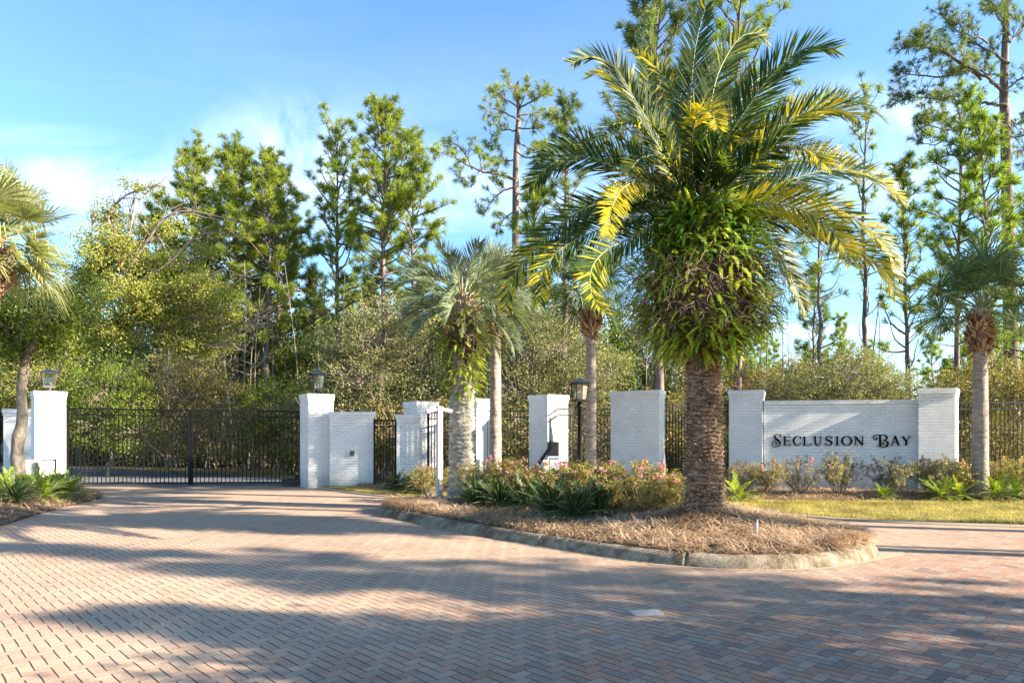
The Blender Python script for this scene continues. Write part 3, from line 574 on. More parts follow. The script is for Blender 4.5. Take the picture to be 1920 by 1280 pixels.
fence('long black iron fence running right from the sign wall',[W(1793,17.2),W(1925,17.3),W(2060,17.4),W(2200,17.6)],2.30,gap=.115)

# ================================================================== lanterns, posts and small things
def glassmat():
    m,nt,p,o=newmat('lantern_glass'); g=N(nt,'ShaderNodeBsdfGlossy'); g.inputs['Roughness'].default_value=.08; g.inputs[0].default_value=(.9,.9,.85,1)
    t=N(nt,'ShaderNodeBsdfTransparent'); t.inputs[0].default_value=(.86,.88,.82,1); f=N(nt,'ShaderNodeFresnel'); mx=N(nt,'ShaderNodeMixShader')
    nt.links.new(math_(nt,'ADD',f.outputs[0],.08),mx.inputs[0]); nt.links.new(t.outputs[0],mx.inputs[1]); nt.links.new(g.outputs[0],mx.inputs[2]); nt.links.new(mx.outputs[0],o.inputs[0]); return m
M['glass']=glassmat()
M['lroof']=plain('lantern_roof',(.02,.035,.06),.3,.3,10,.2)
def lantern_parts(t,z,w,h,mat='iron'):
    # z = underside of the lantern; w = width at the eaves
    a=w*.34; b=w*.43; hb=h*.66
    fr=MB()
    for sx in (-1,1):
        for sy in (-1,1): fr.tube([(a*sx,a*sy,z+.03),(b*sx,b*sy,z+.03+hb)],.011,4,cap=True,smooth=False)
    for zz,s_ in ((z+.03,a),(z+.03+hb,b)):
        for k in range(4):
            c,s2=math.cos(k*math.pi/2),math.sin(k*math.pi/2); fr.box((c*s_,s2*s_,zz),(.022,2*s_+.024,.02),k*math.pi/2)
    fr.box((0,0,z+.008),(a*2.3,a*2.3,.022)); fr.build('frame',M[mat],t)
    gl=MB()
    for k in range(4):
        ca,sa=math.cos(k*math.pi/2),math.sin(k*math.pi/2)
        pts=[(a-.004,-a+.02,z+.045),(a-.004,a-.02,z+.045),(b-.004,b-.02,z+.02+hb),(b-.004,-b+.02,z+.02+hb)]
        gl.add([(x*ca-y*sa,x*sa+y*ca,zz) for x,y,zz in pts],[[0,1,2,3]])
    gl.build('glass',M['glass'],t)
    rf=MB(); zr=z+.045+hb; hw=w/2*1.08
    rf.box((0,0,zr+.008),(2*hw,2*hw,.016)); rf.add([(-hw,-hw,zr+.018),(hw,-hw,zr+.018),(hw,hw,zr+.018),(-hw,hw,zr+.018),(-w*.12,-w*.12,zr+h*.17),(w*.12,-w*.12,zr+h*.17),(w*.12,w*.12,zr+h*.17),(-w*.12,w*.12,zr+h*.17)],[[0,1,5,4],[1,2,6,5],[2,3,7,6],[3,0,4,7]])
    rf.box((0,0,zr+h*.20),(w*.24,w*.24,h*.06),taper=.3); rf.lathe([(.0,zr+h*.29),(.014,zr+h*.275),(.012,zr+h*.25),(.02,zr+h*.22)],sides=8); rf.build('roof',M['lroof'],t)
    bl=MB()
    for dx,dy in ((.045,0),(-.03,.04),(-.03,-.04)): bl.tube([(dx,dy,z+.02),(dx,dy,z+.14)],.012,6,0); bl.lathe([(0,z+.23),(.012,z+.215),(.018,z+.18),(.012,z+.145)],(dx,dy,0),8,1)
    bl.build('candle_bulb',[M['white'],M['glass']],t)
def pier_lantern(label,xy,z,w=.40,h=.62,mat='iron',rz=0):
    t=thing('lantern',label,'lantern',(xy[0],xy[1],0),rz,group='lanterns on the gate piers'); mb=MB(); mb.lathe([(.0,z),(.09,z),(.085,z+.02),(.03,z+.035),(.025,z+.10),(.06,z+.12),(.0,z+.125)],sides=12); mb.build('base',M[mat],t); lantern_parts(t,z+.12,w,h,mat); return t
c=np.mean(gp,0); pier_lantern('square glass lantern with dark roof on the dappled right gate pier',c,2.62,rz=A35)
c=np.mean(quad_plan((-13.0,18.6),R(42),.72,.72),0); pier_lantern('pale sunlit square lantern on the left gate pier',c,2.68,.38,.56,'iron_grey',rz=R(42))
d=13.3; x=(1087-960)/1280*d
lp_=thing('lamp_post','black lamp post with four-sided glass lantern rising from the azaleas','lamp post',(x,d,0),R(18))
mb=MB(); mb.lathe([(.085,.1),(.085,.35),(.06,.42),(.046,.5),(.044,2.02),(.06,2.04),(.06,2.08),(.035,2.1),(.03,2.16)],sides=16); mb.build('post',M['iron'],lp_)
lantern_parts(lp_,2.15,.30,.47)
# camera post
cpx,cpy=W(824,13.5); cp=thing('camera_post','pale square post carrying two small white cameras, at the island tip','post',(cpx,cpy,0),R(30))
mb=MB(); mb.box((0,0,1.11),(.10,.10,1.86)); mb.box((0,0,2.05),(.13,.13,.02),taper=.8); mb.build('post',M['postpaint'],cp)
mb=MB(); mb.box((0,-.068,.52),(.06,.018,.24)); mb.build('access_cover',M['postpaint'],cp)
def bullet(t,x,az,z=2.0):
    s=MB(); dr=np.array([math.cos(az),math.sin(az),-.22]); dr=dr/np.linalg.norm(dr); p=np.array([x,0,z])
    s.tube([p-dr*.02,p+dr*.06,p+dr*.20],[.035,.045,.045],14); s.build('camera_body',M['white'],t)
    o_=t.children[-1]
    q=MB(); q.tube([p+dr*.201,p+dr*.21],[.04,.034],14); q.build('camera_lens',M['rubber'],t)
    b=MB(); b.tube([(x*.4,0,z-.02),tuple(p+np.array([0,0,-.0]))],.02,8); b.build('camera_bracket',M['white'],t)
bullet(cp,-.07,R(180-10)); bullet(cp,.07,R(-12))
# keypad pedestal with a dark slanting arm, and a grey box with an orange sticker
kx,ky=W(1036,14.1); kp=thing('gate_keypad','dark slanted keypad stand poking above the pink azaleas','keypad',(kx,ky,0),R(-20))
mb=MB(); mb.box((0,0,.75),(.09,.09,1.2)); mb.build('pedestal',M['postpaint'],kp)
mb=MB(); mb.box((.02,0,1.2),(.24,.10,.30)); mb.build('housing',M['bronze'],kp)
mb=MB(); mb.tube([(-.42,-.06,.72),(-.02,-.06,1.26)],.035,4,smooth=False); mb.box((-.03,-.06,1.33),(.03,.03,.10)); mb.build('arm',M['iron'],kp)
bx,by=W(1036,13.6); ub=thing('utility_box','pale grey box with an orange sticker in the azaleas beside the keypad','utility box',(bx,by,0))
mb=MB(); mb.box((.04,0,.62),(.20,.16,.85)); mb.box((.04,0,1.055),(.23,.19,.03)); mb.build('cabinet',plain('grey_cabinet',(.50,.55,.60),.5,0,6,.08),ub)
mb=MB(); mb.box((-.14,-.02,.88),(.11,.12,.24)); mb.build('side_box',M['white'],ub)
mb=MB(); mb.box((-.14,-.082,.93),(.07,.004,.07)); mb.build('sticker',plain('orange_sticker',(.75,.16,.05),.5,0,6,.05),ub)
# bronze box on wing wall
u=rot2((1,0),R(6)); wpnt=np.array([-5.06,18.95])+u*((662.5-624)/76*1.21)+rot2((0,-1),R(6))*.035
t=thing('wall_box','small dark bronze box fixed on the white wing wall','wall box',(wpnt[0],wpnt[1],.97),R(6)); mb=MB(); mb.box((0,0,0),(.105,.06,.125)); mb.build('housing',M['rubber'],t); mb=MB(); mb.box((0,-.033,-.005),(.075,.008,.09)); mb.build('face_plate',M['bronze'],t)
# left side boxes
x,y=W(56,17.7); t=thing('utility_cabinet','cream metal cabinet at the foot of the left gate pier','cabinet',(x,y,0),R(8)); mb=MB(); mb.box((0,0,.47),(.36,.3,.66)); mb.build('body',M['cream'],t); mb=MB(); mb.box((0,0,.815),(.39,.33,.035)); mb.build('lid',M['cream'],t)
x,y=W(90,17.6); t=thing('control_box','small white control box on a dark frame in front of the left gate pier','box',(x,y,0),R(10)); mb=MB(); mb.box((0,0,.66),(.29,.16,.34)); mb.build('body',M['white'],t); mb=MB(); mb.box((0,.03,.845),(.38,.2,.02)); 
for sx in (-.17,.17): mb.box((sx,.03,.46),(.025,.03,.76))
mb.build('frame',M['iron'],t); mb=MB(); mb.tube([(-.2,.02,.78),(-.26,-.03,.7),(-.22,0,.6),(-.25,.02,.4)],.012,6); mb.build('cable',M['rubber'],t)
x,y=W(105,17.0); t=thing('float_canister','squat black round canister beside the left gate pier','canister',(x,y,0)); mb=MB(); mb.lathe([(.15,.1),(.20,.18),(.215,.32),(.19,.42),(.12,.45)],sides=20); mb.build('body',M['rubber'],t); mb=MB(); mb.lathe([(.135,.45),(.14,.49),(.10,.51),(0,.515)],sides=20); mb.build('lid',M['rubber'],t)
# little stake light on the island, a pale pipe in the azaleas
p=G(1418,992,.30); t=thing('path_stake','short weathered metal stake light on the straw mound','stake light',(p[0],p[1],0)); mb=MB(); mb.tube([(0,0,.1),(0,0,.40)],.022,10,0); mb.build('stem',M['postpaint'],t); mb=MB(); mb.tube([(0,0,.40),(0,0,.425),(0,0,.43)],[.026,.026,.02],10); mb.build('cap',M['bronze'],t)
p=G(1119,905,.2); t=thing('marker_pipe','thin pale blue pipe standing among the azaleas','pipe',(*W(1119,12.9),0)); mb=MB(); mb.tube([(0,0,.1),(0,0,.80)],.035,10); mb.build('pipe',plain('pale_blue_pvc',(.45,.55,.60),.5,0,6,.1),t); mb=MB(); mb.tube([(0,0,.80),(0,0,.85)],.043,10); mb.build('pipe_cap',plain('pipe_cap',(.35,.45,.52),.5,0,6,.1),t)
# round concrete collar at the left edge, square cover in the paving
mb=MB(); mb.lathe([(0,.006),(.62,.007),(.66,.012),(.70,.012),(.72,.007),(.73,.0)],sides=64); mb.build('manhole_cover',M['sand'],loc=(G(-62,1032)[0],G(-62,1032)[1],.006)); tag(bpy.data.objects['manhole_cover'],'round pale concrete cover set in the paving at the left edge','cover')
p=G(1212,1150); mb=MB(); mb.box((0,0,.006),(.26,.15,.012),R(10)); mb.build('valve_cover',plain('valve_cover',(.40,.35,.31),.8,0,30,.2),loc=(p[0],p[1],.004)); tag(bpy.data.objects['valve_cover'],'small flat pale valve cover set in the brick paving in the foreground','cover')

# ------------------------------------------------------------------ car beyond the fence
def car():
    t=thing('parked_car','white sport utility car parked beyond the far left fence','car',(-29.6,37.5,.01),R(6))
    P=[(-2.2,.35),(-2.28,.7),(-2.2,1.02),(-1.95,1.12),(-1.72,1.66),(-1.3,1.74),(.2,1.72),(.55,1.66),(1.05,1.16),(1.95,1.05),(2.2,.85),(2.28,.5),(2.2,.35)]
    wy=[.9]*len(P); 
    mb=MB(); n=len(P)
    sec=lambda y,s: [(x,y if z<1.1 else y*s,z) for x,z in P]
    rows=[sec(-.86,.80),sec(-.90,.83),sec(.90,.83),sec(.86,.80)]
    v=np.array(rows).reshape(-1,3); f=[]
    for i in range(3):
        for k in range(n): f.append([i*n+k,i*n+(k+1)%n,(i+1)*n+(k+1)%n,(i+1)*n+k])
    mb.add(v,f,0,True); mb.add(v[:n],[list(range(n))]); mb.add(v[-n:],[list(range(n))[::-1]]); mb.build('body',plain('white_car_paint',(.75,.77,.80),.15,0,2,.03),t)
    gm=plain('car_glass',(.04,.06,.07),.05,0,2,.1)
    for s in (-1,1):
        for a in ([(-1.62,1.15),(-1.5,1.6),(-.95,1.64),(-.95,1.15)],[(-.88,1.15),(-.88,1.64),(.02,1.63),(.05,1.15)],[(.12,1.15),(.1,1.63),(.45,1.58),(.82,1.18)]):
            w=MB(); w.add([(x,s*(.915 if z<1.2 else .765),z) for x,z in a],[[0,1,2,3]]); w.build('window',gm,t)
    w=MB(); w.add([(-2.0,-.68,1.16),(-2.0,.68,1.16),(-1.78,.62,1.6),(-1.78,-.62,1.6)],[[0,1,2,3]]); w.build('rear_window',gm,t)
    for x in (-1.42,1.42):
        for s in (-1,1):
            w=MB(); w.tube([(x,s*.68,.34),(x,s*.925,.34)],.34,20,smooth=False); wo=w.build('wheel',M['rubber'],t); r=MB(); r.tube([(x,s*.926,.34),(x,s*.935,.34)],[.21,.19],16); r.build('rim',plain('alloy',(.5,.5,.5),.3,.8,5,.1),wo)
    for s in (-1,1):
        w=MB(); w.box((-2.24,s*.75,.93),(.1,.2,.28)); w.build('tail_light',plain('red_lens',(.4,.01,.01),.2,0,5,.1),t)
        w=MB(); w.box((2.2,s*.68,.78),(.12,.3,.14)); w.build('headlight',M['glass'],t)
car()
# ================================================================== vegetation makers
def perp(D,r):
    a=r.normal(size=D.shape); a=a-D*np.sum(a*D,-1,keepdims=True); return nrm(a)
def needles(mb,P,A,K,L,r,w=.02,spread=(15,85),mat=0):
    """tufts of K needles at points P round axes A"""
    n=len(P); P=np.repeat(P,K,0); A=np.repeat(nrm(A),K,0); th=np.radians(r.uniform(spread[0],spread[1],n*K))[:,None]
    D=A*np.cos(th)+perp(A,r)*np.sin(th); l=(L*r.uniform(.7,1.1,n*K))[:,None] if np.isscalar(L) else (np.repeat(L,K)*r.uniform(.7,1.1,n*K))[:,None]
    P=P-A*l*r.uniform(0,.9,(n*K,1))*.6; S=perp(D,r)*w/2; D[:,2]-=.10; 
    v=np.stack([P-S*.6,P+S*.6,P+D*l*.6+S,P+D*l],1).reshape(-1,3); mb.add(v,np.arange(n*K)[:,None]*4+[0,1,2,3],mat)
def leafcloud(mb,P,r,L=.07,Wd=.035,up=.3,mat=0,D=None):
    n=len(P); d=r.normal(size=(n,3)); d[:,2]+=up
    if D is not None: d=d*.6+D*1.2
    d=nrm(d); S=perp(d,r); l=(L*r.uniform(.6,1.25,n))[:,None]; w=(Wd*r.uniform(.7,1.2,n))[:,None]/2
    v=np.stack([P,P+d*l*.45+S*w,P+d*l,P+d*l*.45-S*w],1).reshape(-1,3); mb.add(v,np.arange(n)[:,None]*4+[0,1,2,3],mat)
def curve3(p0,d0,L,n,r,up=.25,jit=.12):
    p=[np.array(p0,float)]; d=nrm(np.array(d0,float)); 
    for i in range(n-1):
        d=nrm(d+np.array([0,0,up/(n-1)])+r.normal(size=3)*jit/math.sqrt(n)); p.append(p[-1]+d*L/(n-1))
    return np.array(p)
def pine_mesh(seed,H,prof,z0=.35,nb=70,rad=None,K=30,NL=.30,tuftgap=.36,dead=8,lean=(0,0),up=.9,e0=-5,e1=55,nw=.02,tr=.16,mats=None,fork=0.55):
    """prof(t) gives the limb length at crown fraction t (0 bottom, 1 top). Returns (trunk object, crown object)"""
    r=RS(seed); wood=MB(); nd=MB(); n=14
    zs=np.linspace(0,H,n); wx=np.cumsum(r.normal(0,.05,n))*H/16; wy=np.cumsum(r.normal(0,.05,n))*H/16; wx-=wx[0]; wy-=wy[0]
    tp=np.stack([wx+lean[0]*(zs/H)**1.5,wy+lean[1]*(zs/H)**1.5,zs],1); wood.tube(tp,np.interp(zs,[0,H*.1,H],[tr*1.25,tr,.02]),8)
    P=[];A=[]
    def tz(z): return np.array([np.interp(z,zs,tp[:,0]),np.interp(z,zs,tp[:,1]),z])
    az=r.uniform(0,6.28)
    for i in range(nb+dead):
        if i<nb: t=((i+.5)/nb)**.85; z=H*(z0+(1-z0)*t*.985); L=prof(t)*r.uniform(.65,1.15)
        else: z=H*r.uniform(z0*.45,z0*1.25); t=0; L=r.uniform(.5,1.6)
        az+=2.4+r.normal(0,.35); e=math.radians(e0+(e1-e0)*t**1.3+r.normal(0,8))
        d=np.array([math.cos(az)*math.cos(e),math.sin(az)*math.cos(e),math.sin(e)])
        b=curve3(tz(z),d,L,6,r,up=up*(1-t*.6),jit=.45); br=.012+.016*L
        wood.tube(b,np.linspace(min(br,.09),.008,6),4,cap=False)
        if i>=nb:
            for _ in range(3):
                k=r.randint(2,6); c=curve3(b[k-1],d+r.normal(size=3)*.7,L*.35,4,r,0,.5); wood.tube(c,np.linspace(.01,.004,4),3,cap=False)
            continue
        m=max(2,int(L/tuftgap))
        P.append(b[-1]); A.append(b[-1]-b[-2]); 
        for q in range(m):
            f=r.uniform(.32,1); k=f*5; a=int(min(k,4)); base=b[a]+(b[a+1]-b[a])*(k-a)
            dd=nrm(b[a+1]-b[a]); sd=nrm(dd*.75+perp(dd[None],r)[0]*r.uniform(.5,1.0)+np.array([0,0,.35]))
            l2=r.uniform(.25,.55)*max(.55,L*fork*(1.15-f)); c=curve3(base,sd,l2,4,r,up=.5,jit=.3); wood.tube(c,np.linspace(.012,.006,4),3,cap=False)
            P.append(c[-1]); A.append(c[-1]-c[-2]+np.array([0,0,.02]))
            if l2>.35: P.append(c[2]); A.append(c[2]-c[1])
    # leader
    for k in range(4): P.append(tz(H-.22*k)); A.append(np.array([0,0,1.0]))
    needles(nd,np.array(P),np.array(A),int(K*1.45),NL*1.08,r,nw*1.15)
    return wood,nd
def put_pine(label,px,d,toppy,basez=0,seed=1,prof=None,group=None,mat='pine',name='pine_tree',crown_h=None,**k):
    x=(px-CX)/F0*d; H=EYE-(toppy-HY)/F0*d
    wood,nd=pine_mesh(seed,H,prof,**k); t=thing(name,label,'pine tree',(x,d,basez),group=group)
    wood.build('trunk',M['bark'],t); nd.build('crown',M[mat],t); return t
# profiles in metres of limb length
rp=lambda w,s=.55: (lambda t: w*(.35+.65*math.sin(math.pi*min(1,(t*.86+.14))**s))*(1-.55*t)+.25)
cone=lambda w: (lambda t: w*(1-.80*t)+.25)
full=lambda w: (lambda t: w*(.55+.45*math.sin(math.pi*min(1,t*1.05)))*(1-.45*max(0,t-.6)/.4)+.2)

# --- left cluster
put_pine('dense pine whose crown top stands highest in the left pine cluster, at its left side',372,33,284,seed=11,prof=full(2.7),z0=.30,nb=120,K=40)
put_pine('pine with a long straight dark trunk in the middle of the left pine cluster',444,31,293,seed=12,prof=full(2.5),z0=.42,nb=105,K=40,tr=.17)
put_pine('pine with a straight dark trunk at the right of the left pine cluster',492,30,297,seed=13,prof=full(2.1),z0=.38,nb=95,K=38,tr=.16)
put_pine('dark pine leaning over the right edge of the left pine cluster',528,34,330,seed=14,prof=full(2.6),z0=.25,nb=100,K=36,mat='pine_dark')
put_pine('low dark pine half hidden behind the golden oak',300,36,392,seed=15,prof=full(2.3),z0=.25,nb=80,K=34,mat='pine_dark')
# --- centre
put_pine('slim pine with upswept limbs left of the tall yellow-green pine, sky on its left',641,31,236,seed=16,prof=lambda t:3.3*(1-.72*t)+.3,z0=.30,nb=62,K=34,e0=15,up=1.1,tr=.15)
put_pine('tall yellow-green pine crown with a leaning top in the centre of the photo',716,30,208,seed=17,prof=full(2.5),z0=.40,nb=105,K=42,lean=(-.1,0),tr=.16)
put_pine('bushy pine right behind the tall yellow-green centre pine',765,34,258,seed=18,prof=full(2.1),z0=.35,nb=85,K=38)
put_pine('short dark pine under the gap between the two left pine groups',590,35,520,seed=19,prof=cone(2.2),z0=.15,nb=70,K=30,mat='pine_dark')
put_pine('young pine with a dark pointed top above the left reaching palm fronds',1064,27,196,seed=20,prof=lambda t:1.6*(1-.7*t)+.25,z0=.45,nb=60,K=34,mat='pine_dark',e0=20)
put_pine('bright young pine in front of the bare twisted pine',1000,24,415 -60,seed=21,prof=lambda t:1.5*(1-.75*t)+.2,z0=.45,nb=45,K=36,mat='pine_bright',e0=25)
# --- behind the date palm
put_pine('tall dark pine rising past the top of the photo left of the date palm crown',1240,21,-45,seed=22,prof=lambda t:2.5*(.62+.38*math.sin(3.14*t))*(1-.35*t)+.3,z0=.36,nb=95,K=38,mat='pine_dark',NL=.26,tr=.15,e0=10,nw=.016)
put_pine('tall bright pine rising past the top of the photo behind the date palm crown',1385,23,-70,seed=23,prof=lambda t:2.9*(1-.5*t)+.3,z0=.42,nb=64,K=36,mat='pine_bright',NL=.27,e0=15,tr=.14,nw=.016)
# --- right side
put_pine('thin-stemmed sparse pine standing right of the palm fronds, top against the sky',1635,27,162,seed=24,prof=lambda t:1.35*(1-.55*t)+.35,z0=.42,nb=26,K=30,tr=.12,e0=20,up=1.0,dead=16,NL=.26)
put_pine('nearly bare pine trunk with dead limbs under the drooping right fronds',1540,26,372,seed=25,prof=lambda t:1.1*(1-.3*t)+.3,z0=.62,nb=16,K=26,tr=.12,dead=24)
put_pine('slender pine with a pointed top between the sparse pine and the bright pines',1706,26,300,seed=26,prof=lambda t:1.7*(1-.78*t)+.2,z0=.38,nb=52,K=34,mat='pine',tr=.11,e0=15,dead=10)
put_pine('bright green pine with a tufted top left of the old spreading pine',1790,23,226,seed=27,prof=lambda t:1.75*(1-.45*t)+.25,z0=.40,nb=55,K=38,mat='pine_bright',tr=.11,e0=15,NL=.27,dead=10)
put_pine('bright pine with upright candles overlapping the old spreading pine trunk',1846,22,238,seed=28,prof=lambda t:1.5*(1-.5*t)+.25,z0=.45,nb=48,K=38,mat='pine_bright',tr=.10,e0=25,NL=.27)
put_pine('leafy young pine at the right edge of the photo',1925,24,395,seed=29,prof=cone(1.9),z0=.3,nb=50,K=34,mat='pine_bright',tr=.10)
put_pine('low dark young pine in the gap right of the date palm',1524,30,512,seed=30,prof=cone(1.5),z0=.2,nb=46,K=32,mat='pine_dark',tr=.09)

# --- two old pines drawn limb by limb
def limb_pine(label,d,trunk,limbs,seed,tr,mat,K,NL,tw=1.0,dens=5,nw=.018,sub=.9):
    r=RS(seed); base=T(trunk[0][0],trunk[0][1],d); t=thing('old_pine_tree',label,'pine tree',(base[0],d,0)); o=np.array([base[0],d,0])
    wood=MB(); nd=MB(); P=[];A=[]
    tp=np.array([T(x,y,d)-o for x,y in trunk]); tp[0,2]=0; tp[:,1]+=np.linspace(0,.3,len(tp)); wood.tube(bez(tp,4),np.linspace(tr,tr*.22,(len(tp)-1)*4+1),8)
    for lb,dep in limbs:
        n=len(lb); c=np.array([T(x,y,d)-o for x,y in lb]); c[:,1]+=np.linspace(0,1,n)**1.1*dep; c=bez(c,5); m=len(c); c[:,1]+=r.normal(0,.03,m)
        L=np.linalg.norm(np.diff(c,axis=0),axis=1).sum(); wood.tube(c,np.linspace(.018+.013*L,.012,m),5,cap=False)
        P.append(c[-1]);A.append(c[-1]-c[-2])
        for q in range(int(dens*L)):
            f=1-r.uniform(0,1)**1.4*.85; k=f*(m-1); a=min(int(k),m-2); b0=c[a]+(c[a+1]-c[a])*(k-a); dd=nrm(c[a+1]-c[a])
            sd=nrm(dd*r.uniform(.2,1)+perp(dd[None],r)[0]*.9+np.array([0,0,.25])); l2=r.uniform(.3,1)*sub*(.6+.5*(1-f))
            s2=curve3(b0,sd,l2,5,r,up=.45,jit=.8); wood.tube(s2,np.linspace(.018,.007,5),3,cap=False); P.append(s2[-1]);A.append(s2[-1]-s2[-2])
            for _ in range(3):
                j=r.randint(1,5); sd2=nrm(nrm(s2[j]-s2[j-1])+r.normal(size=3)*.7+np.array([0,0,.2])); s3=curve3(s2[j],sd2,l2*r.uniform(.3,.6),4,r,.3,.6); wood.tube(s3,np.linspace(.01,.005,4),3,cap=False); P.append(s3[-1]);A.append(s3[-1]-s3[-2])
    P=np.array(P);A=np.array(A); keep=r.uniform(size=len(P))<tw; needles(nd,P[keep],A[keep],K,NL,r,nw,(10,80))
    wood.build('trunk',M['bark'],t); nd.build('crown',M[mat],t); return t
limb_pine('bare twisted pine with open sprawling limbs against the sky, left of the date palm',29,[(964,800),(965,620),(967,437),(967,323),(970,250),(973,201),(967,165),(972,146)],[
 ([(965,337),(946,331),(930,328),(905,325),(886,318),(857,304),(836,296),(820,292)],-.5),([(886,318),(872,288),(852,268),(838,270)],.2),([(905,325),(900,300),(905,288)],.3),([(870,310),(862,328),(870,345)],.3),
 ([(972,225),(943,214),(922,211),(912,222)],-.6),([(970,245),(948,240),(925,245),(915,262)],.6),([(973,203),(955,187),(940,176),(922,156)],.5),([(973,200),(962,178),(948,163)],-.8),
 ([(974,203),(986,172),(994,155)],.3),([(974,203),(1000,192),(1020,185),(1034,190)],-.5),([(973,215),(1005,210),(1030,205),(1040,214)],.9),([(971,240),(992,244),(1012,245),(1038,231)],-.4),
 ([(970,262),(985,272),(1008,274),(1030,262)],.6),([(968,285),(990,300),(1012,296),(1030,310)],-.7),([(967,300),(945,296),(935,285)],.8),([(966,350),(940,358),(922,372),(905,395)],.5),([(966,360),(990,372),(1010,392)],-.4),([(966,395),(945,405),(930,425)],.8),([(966,380),(985,400),(1000,425)],.6)],31,.20,'pine',30,.25,tw=.95,dens=5.5,sub=.8)
limb_pine('old spreading pine with a thick grey trunk and bare arching limbs at the right edge',25,[(1900,800),(1897,620),(1895,490),(1893,356),(1890,219),(1889,156),(1894,62),(1898,-10),(1902,-90)],[
 ([(1887,178),(1862,160),(1840,150),(1802,134),(1771,122),(1731,106),(1698,96)],-.8),([(1840,150),(1810,120),(1770,92),(1720,75),(1700,82)],.5),([(1802,134),(1772,138),(1740,128),(1706,118)],.8),
 ([(1887,199),(1862,192),(1840,188),(1793,178),(1746,172),(1702,166)],.6),([(1793,178),(1765,195),(1745,200)],-.5),([(1888,241),(1870,234),(1852,234),(1815,240),(1777,250),(1730,242),(1712,236)],-.4),([(1815,240),(1795,222),(1765,215)],.5),([(1777,250),(1760,268),(1735,262)],.3),
 ([(1891,120),(1874,100),(1852,81),(1809,45),(1784,8)],.6),([(1852,81),(1830,75),(1805,80),(1775,60)],-.6),([(1893,66),(1871,47),(1848,20),(1827,-10)],-.5),([(1896,30),(1880,5),(1865,-30)],.6),([(1890,140),(1870,130),(1850,105),(1830,100)],1.2),
 ([(1893,80),(1912,60),(1935,30),(1960,10)],.5),([(1891,165),(1912,150),(1940,150),(1970,130)],-.5),([(1889,215),(1915,225),(1950,210)],.6),([(1892,290),(1912,280),(1945,290)],.4),([(1891,255),(1905,262),(1930,250)],-.6),([(1897,0),(1915,-25),(1950,-40)],.4),([(1892,320),(1868,318),(1850,305)],.5)],32,.27,'pine_dark',28,.22,tw=.8,dens=8.5,sub=1.05)

# ------------------------------------------------------------------ broadleaf trees
def crown_mesh(seed,lumps,trunkpts,tr,nclus,nleaf,L=.08,Wd=.045,csz=.28,twig=True,shell=.55,up=.3,barkr=.5,nlimb=1):
    """lumps = [(cx,cy,cz,rx,ry,rz)], trunkpts = tapered stem from the ground into the crown"""
    r=RS(seed); wood=MB(); lf=MB(); tp=bez(np.array(trunkpts,float),5); wood.tube(tp,np.linspace(tr,tr*.35,len(tp))*(1+.08*r.normal(size=len(tp))),9)
    vol=np.array([l[3]*l[4]*l[5] for l in lumps])**.8; cnt=np.maximum(2,(vol/vol.sum()*nclus)).astype(int)
    nodes=[]; 
    for l,c in zip(lumps,cnt):
        ctr=np.array(l[:3]); R3=np.array(l[3:])
        f=tp[-1-r.randint(0,max(1,len(tp)//3))]; n=7; lim=np.linspace(0,1,n)[:,None]; mid=(f+ctr)/2+np.array([0,0,-.12*np.linalg.norm(ctr-f)]); cv=(1-lim)**2*f+2*lim*(1-lim)*mid+lim**2*ctr; cv[1:-1]+=r.normal(0,.05,(n-2,3))*np.linalg.norm(ctr-f)*.4
        wood.tube(cv,np.linspace(tr*.5,tr*.16,n),5,cap=False)
        d=nrm(r.normal(size=(c,3))); rad=(shell+(1-shell)*r.uniform(0,1,(c,1)))**.7; pts=ctr+d*R3*rad
        for p in pts:
            if twig and r.uniform()<.7:
                k=r.randint(3,n); tw=np.array([cv[k],(cv[k]+p)/2+r.normal(0,.08,3),p]); wood.tube(tw,[tr*.13,.016,.007],3,cap=False)
            nodes.append(p)
    nodes=np.array(nodes); n=len(nodes); s=csz*r.uniform(.5,1.4,(n,1,1)); off=r.normal(size=(n,nleaf,3))*s*np.array([1,1,.6]); P=(nodes[:,None,:]+off).reshape(-1,3)
    P=P[P[:,2]>.03]; leafcloud(lf,P,r,L,Wd,up); return wood,lf
def broad(name,label,cat,loc,args,bark_='bark_oak',leaf='oak',group=None,trunk='trunk'):
    w,l=crown_mesh(**args); t=thing(name,label,cat,loc,group=group); w.build(trunk,M[bark_],t); l.build('crown',M[leaf],t); return t
# left oak: trunk at pixel 35, reaching right over the gate
d=15.6; ox=(35-CX)/F0*d
def tl(px,py,dd=0): q=T(px,py,d+dd); return (q[0]-ox,dd,q[2])
def lump(px,py,rx,rz,dd=0,ry=None): q=tl(px,py,dd); k=d/F0; return (q[0],q[1],q[2],rx*k,(ry or (rx+rz)/2*.9)*k,rz*k)
broad('live_oak','leaning oak with a stout grey trunk and dark green crown at the left edge','oak tree',(ox,d,.1),dict(seed=41,lumps=[lump(20,600,75,60),lump(95,590,65,60,-.3),lump(60,655,75,45,.3),lump(-30,560,70,90),lump(120,640,35,45,.2),lump(-10,680,50,40,-.2),lump(150,560,50,50,.3)],
  trunkpts=[(0.05,0,-.05),tl(33,850),tl(42,790),tl(40,730),tl(52,670),tl(60,610)],tr=.16,nclus=430,nleaf=75,L=.07,Wd=.033,csz=.17,shell=.35),leaf='greenoak')
d=19.9; ox=(185-CX)/F0*d
